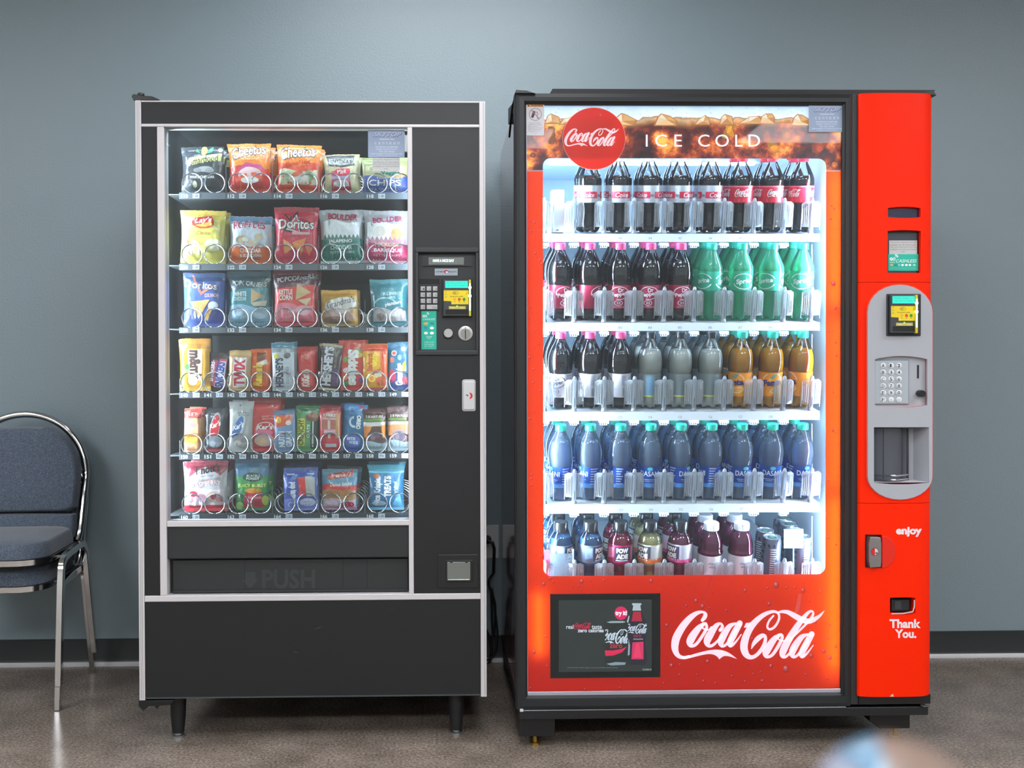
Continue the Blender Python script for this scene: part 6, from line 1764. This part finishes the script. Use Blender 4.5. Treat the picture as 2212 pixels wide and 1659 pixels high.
def can(name):
    t = bpy.data.objects.new(name, None)
    COL.objects.link(t)
    kids = []
    g = MB().lathe(scl([(14, 0), (17.5, 2), (19.6, 6), (20, 10), (20, 100), (19, 106), (17.6, 110.5)]), mat((96, 106, 124), .3, .55), 36)
    def fn(a, h, l):
        th = -math.pi / 2 + a / 20
        return Vector(((20 + l) * BS * math.cos(th), (20 + l) * BS * math.sin(th), h * BS))
    q = Print(g, fn, step=4, lift=.06, base=.2)
    for k in range(-5, 6): q.poly([(k * 11 - 3, 100), (k * 11 + 1, 100), (k * 11 + 2, 92), (k * 11 - 2, 94)], (26, 30, 40))
    fine(q, -8, 30, 90, 15, (206, 210, 226), 12); fine(q, 22, 20, 84, 12, (40, 50, 70), 8); fine(q, -36, 20, 84, 14, (30, 70, 64), 5)
    kids.append(g.build('can_body', t, smooth=50))
    g = MB().lathe(scl([(18.4, 110.4), (19, 111.6), (18.6, 112.6), (17.4, 112.6), (16.6, 110.6), (2, 110.4)]), mat((196, 204, 210), .25, .85), 36)
    kids.append(g.build('can_lid', t, smooth=40))
    g = MB().prism_z([(x * BS, y * BS) for x, y in crom([(-4, -2), (0, -9), (4, -2), (3, 5), (-3, 5)], 4, True)], 110.5 * BS, 111.3 * BS, mat((96, 186, 140), .3, .6))
    kids.append(g.build('pull_tab', t))
    KIDS[t.name] = kids
    return t
GREENPET = clear((120, 242, 206), .3, .05, .34)
P_ = {
    'diet': bottle('soda_bottle', SODA, 121, 'cola', 11, 150, 165, mat((206, 210, 216), .4), (64, 100, lab_((190, 200, 208)), diet)),
    'classic': bottle('soda_bottle', SODA, 121, 'cola', 11, 150, 165, mat((206, 34, 60), .4), (64, 100, lab_((206, 30, 56)), classic)),
    'pepper': bottle('soda_bottle', TALL, 125, 'cola', 11.4, 151, 165, PINK, (27, 77, lab_((158, 30, 62)), pepper)),
    'sprite': bottle('soda_bottle', LEMON, 126, None, 11.4, 151, 165, TEAL, (65, 106, clear((96, 232, 196), .25, .1, .8), sprite), shell=GREENPET),
    'dietpepper': bottle('soda_bottle', TALL, 126, 'cola', 11.4, 151, 165, PINK, (26, 77, lab_((214, 214, 222)), dietpepper)),
    'lemonade': bottle('lemonade_bottle', TALL, 126, 'lime', 11.4, 151, 165, KB, (27, 76, clear((200, 214, 214), .2, .2, .55), lemonade)),
    'orange': bottle('orange_soda_bottle', TALL, 127, 'orange', 11.4, 151, 165, TEAL, (27, 79, lab_((238, 150, 40)), orange)),
    'water': bottle('water_bottle', WATER, 127, 'water', 11.6, 151, 164, TEAL, (30, 74, clear((64, 116, 222), .2, .2, .72), dasani), shell=clear((226, 238, 248), .30, .05, .10), petal=False),
    'blue': bottle('sports_drink_bottle', SPORT, 114, 'blue', 15, 127, 148, KB, (62, 101, clear((176, 190, 210), .2, .2, .7), lambda q: power(q, (150, 180, 214), (44, 54, 84))), petal=False),
    'berry': bottle('sports_drink_bottle', SPORT, 118, 'berry', 15, 127, 148, KB, (62, 101, lab_((184, 30, 90)), lambda q: power(q, (240, 130, 160))), petal=False),
    'pale': bottle('sports_drink_bottle', SPORT, 116, 'pale', 15, 127, 148, KB, (62, 101, lab_((206, 206, 190)), lambda q: (power(q, (226, 226, 214), (52, 62, 78)), q.rect(-80, 62, 80, 71, (226, 110, 40)))), petal=False),
    'plum': bottle('sports_drink_bottle', SPORT, 116, 'plum', 15, 127, 148, KB, (62, 101, lab_((206, 204, 214)), lambda q: (power(q, (226, 180, 204), (60, 50, 80)), q.rect(-80, 62, 80, 70, (226, 80, 140)))), petal=False),
    'vita': bottle('vitamin_drink_bottle', VITA, 120, 'plum', 16, 128, 144, KW, (5, 75, lab_((224, 222, 230)), vita), petal=False),
    'can': can('tall_can')}
ORD = ['first', 'second', 'third', 'fourth', 'fifth', 'sixth', 'seventh', 'eighth', 'ninth']
PACK = {  # shelf -> column plan: (kind, spin in degrees), how deep
    'A': ([None] + [('diet', -18), ('diet', 0), ('diet', 62), ('diet', 35), ('diet', 12), ('classic', 0), ('classic', 10), ('classic', 50)], 2),
    'B': ([('pepper', 22), ('pepper', 48), ('pepper', -8), ('pepper', -12), ('pepper', 6), ('sprite', 60), ('sprite', 0), ('sprite', 70), ('sprite', 100)], 3),
    'C': ([('dietpepper', -26), ('dietpepper', 80), ('dietpepper', 84), ('lemonade', 0), ('lemonade', 100), ('lemonade', 90), ('orange', -44), ('orange', -6), ('orange', 96)], 3),
    'D': ([('water', -62), ('water', -70), ('water', 80), ('water', -8), ('water', 40), ('water', 88), ('water', 14), ('water', -4), ('water', 18)], 3),
    'E': ([('blue', 52), ('blue', 44), ('berry', 0), ('pale', -52), ('plum', -60), ('vita', 0), ('vita', 6), ('can', 0), ('can', 20)], 3)}
DESC = {'diet': ('silver-labelled diet cola bottle', 'soda bottle'), 'classic': ('red-labelled cola bottle', 'soda bottle'), 'pepper': ('maroon-labelled dark soda bottle with pink cap', 'soda bottle'), 'sprite': ('green lemon-lime soda bottle', 'soda bottle'),
        'dietpepper': ('white-labelled dark soda bottle with pink cap', 'soda bottle'), 'lemonade': ('cloudy pale lemonade bottle with black cap', 'lemonade bottle'), 'orange': ('orange soda bottle with teal cap', 'soda bottle'), 'water': ('clear water bottle with teal cap', 'water bottle'),
        'blue': ('blue sports drink bottle with black cap', 'sports drink bottle'), 'berry': ('magenta sports drink bottle', 'sports drink bottle'), 'pale': ('pale yellow sports drink bottle', 'sports drink bottle'), 'plum': ('purple sports drink bottle with pink-edged label', 'sports drink bottle'),
        'vita': ('plum vitamin drink bottle with white cap', 'vitamin drink bottle'), 'can': ('tall dark can with silver lid', 'can')}
SHN = {'A': 'top', 'B': 'second', 'C': 'third', 'D': 'fourth', 'E': 'lowest'}
STEP = {'can': .058}
used = set()
STOCK = 0.0762
for let, (plan, deep) in PACK.items():
    count = {}
    for k, it in enumerate(plan):
        if not it: continue
        kind, spin = it
        count[kind] = count.get(kind, 0) + 1
        zt, shelf = SHELF[let]
        dcount = deep
        if kind == 'can': dcount = 4 if k == 8 else 2
        if kind == 'berry': dcount = 2
        for d in range(dcount):
            proto = P_[kind]
            if kind not in used:
                o = proto; used.add(kind)
            else:
                o = copy_tree(proto)
            step = STEP.get(kind, STOCK)
            y0 = YBT + d * step * math.cos(SLOPE) - (.006 if kind == 'can' else 0)
            x = U(COLX[k], 700, YBT).x + (random.uniform(-.002, .002) if d else 0)
            z = zt + (y0 - YSH) * math.tan(SLOPE) + .0012
            sp = spin if d == 0 else random.uniform(-180, 180)
            o.rotation_mode = 'QUATERNION'
            o.rotation_quaternion = (Matrix.Rotation(SLOPE, 3, 'X') @ Matrix.Rotation(R(sp), 3, 'Z')).to_quaternion()
            o.location = (x, y0, z)
            total = sum(1 for q in plan if q and q[0] == kind)
            nth = ORD[count[kind] - 1] + ' ' if total > 1 else ''
            if d == 0: lb = f'{nth}{DESC[kind][0]}, front of the {SHN[let]} shelf'
            else: lb = f'{DESC[kind][0]}, {("second", "third", "fourth")[d - 1]} deep in {nth}column, {SHN[let]} shelf'
            tag(o, lb, DESC[kind][1], f'{DESC[kind][1]}s on the {SHN[let]} shelf')
# odds and ends on the shelves
q0, q1 = U(1191, 496, YSH + .03), U(1219, 410, YSH + .03)
mb = MB()
mb.prism(rrect(q0.x, SHELF['A'][0] + .008, q1.x, q1.z, .004), YSH + .03, YSH + .055, mat((232, 236, 236), .4))
mb.box(q0.x + .014, q0.x + .022, YSH + .029, YSH + .03, SHELF['A'][0] + .013, SHELF['A'][0] + .016, mat((60, 66, 74), .5))
mb.build('pusher_block', SHELF['A'][1], bevel=.001)
mb = MB().pbox(1176, 1188, 1188, 1246, YSH - .004, YSH - .003, mat((244, 70, 110), .4))
mb.pbox(1188, 1196, 1238, 1246, YSH - .004, YSH - .002, clear((214, 226, 240), .25, .1, .25))
mb.pbox(1236, 1186, 1240, 1246, YSH - .005, YSH - .001, clear((250, 252, 255), .3, .1, .5))
mb.build('shelf_end_plate', SHELF['E'][1])
mb = MB()
xa_, xb_, za_, zb_ = RC(1693, 1143, 1735, 1184, YSH - .01)
mb.box(xa_, xb_, YSH - .011, YSH - .010, za_, zb_, mat((196, 208, 224), .4))
p = px_print(mb, YSH - .0112)
p.ring(1714, 1166, 15, 13, .06, (166, 182, 204), 20, 340)
p.rect(1695, 1177.5, 1733, 1176.8, (166, 182, 204))
mb.tube([U(1714, 1184, YSH - .0105), U(1714, 1215, YSH - .0105), U(1714, 1262, YSH + .01)], .002, clear((230, 238, 246), .3, .1, .4), 6)
mb.build('shelf_tag', SHELF['E'][1])
# ------------------------------------------------------------------ two stacked chairs beside the snack machine
CHROME = mat((214, 214, 214), .12, 1.0)
fab, nt, b = node_mat('blue_grey_fabric')
n1 = noise_node(nt, 420, 3, .7)
r1 = ramp_node(nt, n1.outputs['Fac'], [(.3, (44, 52, 64)), (.5, (76, 88, 104)), (.72, (126, 138, 152))])
nt.links.new(r1.outputs[0], b.inputs['Base Color'])
b.inputs['Roughness'].default_value = .95
b.inputs['Sheen Weight'].default_value = .3
bp = nt.nodes.new('ShaderNodeBump'); bp.inputs['Strength'].default_value, bp.inputs['Distance'].default_value = .4, .002
nt.links.new(n1.outputs['Fac'], bp.inputs['Height']); nt.links.new(bp.outputs['Normal'], b.inputs['Normal'])
RUB = mat((20, 20, 22), .6)
def pad(g, outline, y0, y1, m, puff, nrm='y', rings=5, round_=.5):
    """puffed cushion: rings of the outline shrinking towards the face"""
    n = len(outline)
    cx_ = sum(p[0] for p in outline) / n
    cz_ = sum(p[1] for p in outline) / n
    v, f = [], []
    lay = [(1.0, 0.0)] + [(1 - .07 * (1 - math.cos(R(90 * k / rings))), math.sin(R(90 * k / rings))) for k in range(1, rings + 1)] + [(.55, 1.0 + .12), (.2, 1.0 + .16)]
    for sc, t in lay:
        for x, z in outline:
            a, b_ = cx_ + (x - cx_) * sc, cz_ + (z - cz_) * sc
            h = y0 + (y1 - y0) * t
            v.append((a, h, b_) if nrm == 'y' else (a, b_, h))
    for k in range(len(lay) - 1):
        for j in range(n):
            j2 = (j + 1) % n
            f.append((k * n + j, k * n + j2, (k + 1) * n + j2, (k + 1) * n + j))
    f.append(tuple(range(n)))
    f.append(tuple((len(lay) - 1) * n + j for j in range(n)))
    g.add(v, f, m)
def make_chair():
    """origin on the floor under the middle of the seat; the back towards +y"""
    t = thing('stacking_chair', (0, 0, 0), '', 'chair', 'two stacked chairs')
    hw = .245
    for s in (-1, 1):
        x = s * hw
        path = [(x, .205, .0), (x, .142, .22), (x, .105, .36), (x, .085, .392), (x, .05, .405), (x - s * .0, -.085, .398), (x, -.135, .385), (x, -.155, .35), (x, -.172, .2), (x, -.19, .0)]
        fr = MB().tube(crom(path, 4), (.0096, .011), CHROME, square=True).build('leg', t, smooth=30, bevel=.002)
        for q in (path[0], path[-1]):
            MB().lathe([(.0095, 0), (.0095, .018)], RUB, 12, (q[0], q[1], 0)).build('foot_cap', fr)
        MB().box(min(x, x - s * .036), max(x, x - s * .036), -.07, .02, .385, .392, CHROME).build('bracket', fr)
    w = .215
    arch = [(-w + .008, .145, .40), (-w + .004, .168, .44), (-w, .20, .56)]
    for k in range(15):
        a = math.pi * (1 - k / 14)
        arch.append((w * math.cos(a), .225 + .03 * math.sin(a), .62 + .215 * math.sin(a)))
    arch += [(w, .20, .56), (w - .004, .168, .44), (w - .008, .145, .40)]
    MB().tube(crom(arch, 3), (.0125, .0125), CHROME, 8).build('back_frame', t, smooth=50)
    def backline(z): return .155 + .30 * (z - .40) * .62
    ol = []
    for k in range(19):
        a = math.pi * (1 - k / 18)
        r = 1.0
        z = .62 + .204 * math.sin(a)
        if 6 <= k <= 12: z -= .032 * math.sin(math.pi * (k - 6) / 6) ** .6
        ol.append(((w - .008) * math.cos(a), z))
    ol += [(w - .010, .57), (w - .014, .515), (w - .04, .502), (-w + .04, .502), (-w + .014, .515), (-w + .010, .57)]
    g = MB()
    pad(g, ol, .0, -.042, fab, 1)
    pad(g, ol, .0, .012, fab, 1)
    for p in g.v: p.y += backline(p.z)
    g.build('backrest', t, smooth=50)
    g = MB()
    ol2 = [(-w + .02, .36), (w - .02, .36), (w - .018, .44), (-w + .018, .44)]
    pad(g, [(-w + .02, .415), (0, .41), (w - .02, .415), (w - .014, .45), (w - .018, .492), (0, .495), (-w + .018, .492), (-w + .014, .45)], .0, -.03, fab, 1)
    for p in g.v: p.y += backline(p.z)
    g.build('lower_back_pad', t, smooth=50)
    so = rrect(-.215, -.24, .215, .15, .09, 8)
    g = MB()
    pad(g, so, .408, .455, fab, 1, 'z')
    g.build('seat', t, smooth=50)
    g = MB()
    path = [(x * 1.0, y * 1.0) for x, y in so]
    g.tube([(x, y, .398) for x, y in path], (.008, .0085), CHROME, closed=True, square=True, flat=Vector((0, 0, 1)))
    g.prism_z([(x * .99, y * .99) for x, y in so], .388, .409, mat((60, 60, 62), .5))
    g.build('seat_rim', t, smooth=30)
    return t
c1 = make_chair()
KIDS[c1.name] = [o for o in bpy.data.objects if o.parent is c1]
for o in list(KIDS[c1.name]): KIDS[o.name] = [q for q in bpy.data.objects if q.parent is o]
c2 = copy_tree(c1)
for o, off, z, lb in ((c1, 0, 0, 'lower chrome-framed chair of the stack, feet on the floor'), (c2, -.053, .092, 'upper blue-grey padded chair stacked on another by the snack machine')):
    o.location = (-1.456 - off * math.sin(R(3)), -.31 + off * math.cos(R(3)), z)
    o.rotation_euler = (0, 0, R(3.0))
    o['label'] = lb
c1.scale = (.92, 1, 1)
# ------------------------------------------------------------------ outlet, plugs and cords in the gap between the machines
ox, oz = U(1060, 1169, 0).x, U(1060, 1169, 0).z
t = thing('wall_outlet', (ox, 0, oz), 'white wall outlet plate between the two vending machines', 'outlet')
mb = MB().box(U(1022, 1169, 0).x, U(1077, 1169, 0).x, -.006, 0, U(1060, 1205, 0).z, U(1060, 1134, 0).z, mat((206, 208, 210), .4))
mb.build('cover_plate', t, bevel=.0015)
px_ = U(1052, 1169, 0)
kb = mat((14, 14, 15), .45)
t = thing('power_cord', (px_.x, -.03, px_.z), 'black power cord plugged into the outlet, hanging down to the floor', 'cord')
g = MB()
pz = U(1056, 1166, -.03).z
g.lathe([(.012, 0), (.015, .012), (.014, .03), (.007, .045)], kb, 14, (px_.x, -.006, pz), 'y')
g.tube([(px_.x, -.048, pz), (px_.x + .018, -.06, pz - .006), (px_.x + .024, -.055, pz - .03), (px_.x + .022, -.04, pz - .12)], .006, kb, 8)
g.build('plug', t, smooth=50)
g = MB()
pts = [(px_.x + .022, -.04, pz - .12), (px_.x + .004, -.035, pz - .16), (px_.x + .028, -.035, pz - .24), (px_.x + .02, -.035, pz - .36), (px_.x + .014, -.035, .28), (px_.x + .03, -.04, .17), (px_.x + .035, -.04, .1), (px_.x + .02, -.04, .03), (px_.x - .05, -.045, .005)]
g.tube(crom(pts, 6), .0042, kb, 8)
g.build('cable', t, smooth=60)
t = thing('power_cord', (px_.x, -.05, .2), 'second black cord looping at the baseboard behind the snack machine', 'cord')
g = MB()
q = U(1052, 1405, -.06)
g.tube(crom([(q.x - .06, -.022, q.z + .09), (q.x - .01, -.022, q.z + .075), (q.x + .018, -.024, q.z), (q.x - .002, -.024, q.z - .075), (q.x - .07, -.024, q.z - .09)], 8), .0055, kb, 8)
g.build('cable', t, smooth=60)
# ------------------------------------------------------------------ ball shape for an unidentified blur close to the camera, far out of focus
RB = .0281
yb_ = CAM.y + RB * F / 187
cb = U(1934, 1784, yb_)
def ballmesh():
    g = MB()
    cols = (mat((108, 88, 76), .5), mat((56, 106, 136), .3, coat=.3), mat((140, 144, 160), .4))  # tan, blue, and a pale tone painting a white highlight
    nl, ns = 24, 36
    for j in range(nl):
        for i in range(ns):
            qd = []
            for a, b_ in ((i, j), (i + 1, j), (i + 1, j + 1), (i, j + 1)):
                th, ph = 2 * math.pi * a / ns, math.pi * b_ / nl
                qd.append((RB * math.sin(ph) * math.cos(th), RB * math.sin(ph) * math.sin(th), RB * math.cos(ph)))
            seg_ = i * 12 // ns
            g.add(qd, [(0, 1, 2, 3)], cols[(0, 0, 0, 1, 2, 0, 0, 2, 1, 0, 0, 0)[seg_]])
    return g
g = ballmesh()
t = thing('ball', (cb.x, cb.y, cb.z - RB), 'small blurred tan ball shape with blue panels and painted highlight close to the camera', 'ball')
me = g.mesh('ball', smooth=60)
o = bpy.data.objects.new('ball_skin', me)
COL.objects.link(o)
o.parent = t
o.location = (0, 0, RB)
o.rotation_euler = (R(58), R(-12), R(-14))
t2 = thing('pedestal', (cb.x, cb.y, 0), 'slim round pedestal holding the blurred ball', 'pedestal')
zt2 = cb.z - RB
MB().lathe([(.04, zt2 - .012), (.042, zt2 - .004), (.04, zt2)], mat((120, 100, 80), .5), 32, (cb.x, cb.y, 0)).build('tabletop', t2, smooth=40)
MB().lathe([(.011, .02), (.011, zt2 - .012)], mat((70, 60, 50), .5), 16, (cb.x, cb.y, 0)).build('post', t2, smooth=40)
MB().lathe([(.12, 0), (.12, .012), (.03, .02)], mat((70, 60, 50), .5), 32, (cb.x, cb.y, 0)).build('base', t2, smooth=40)
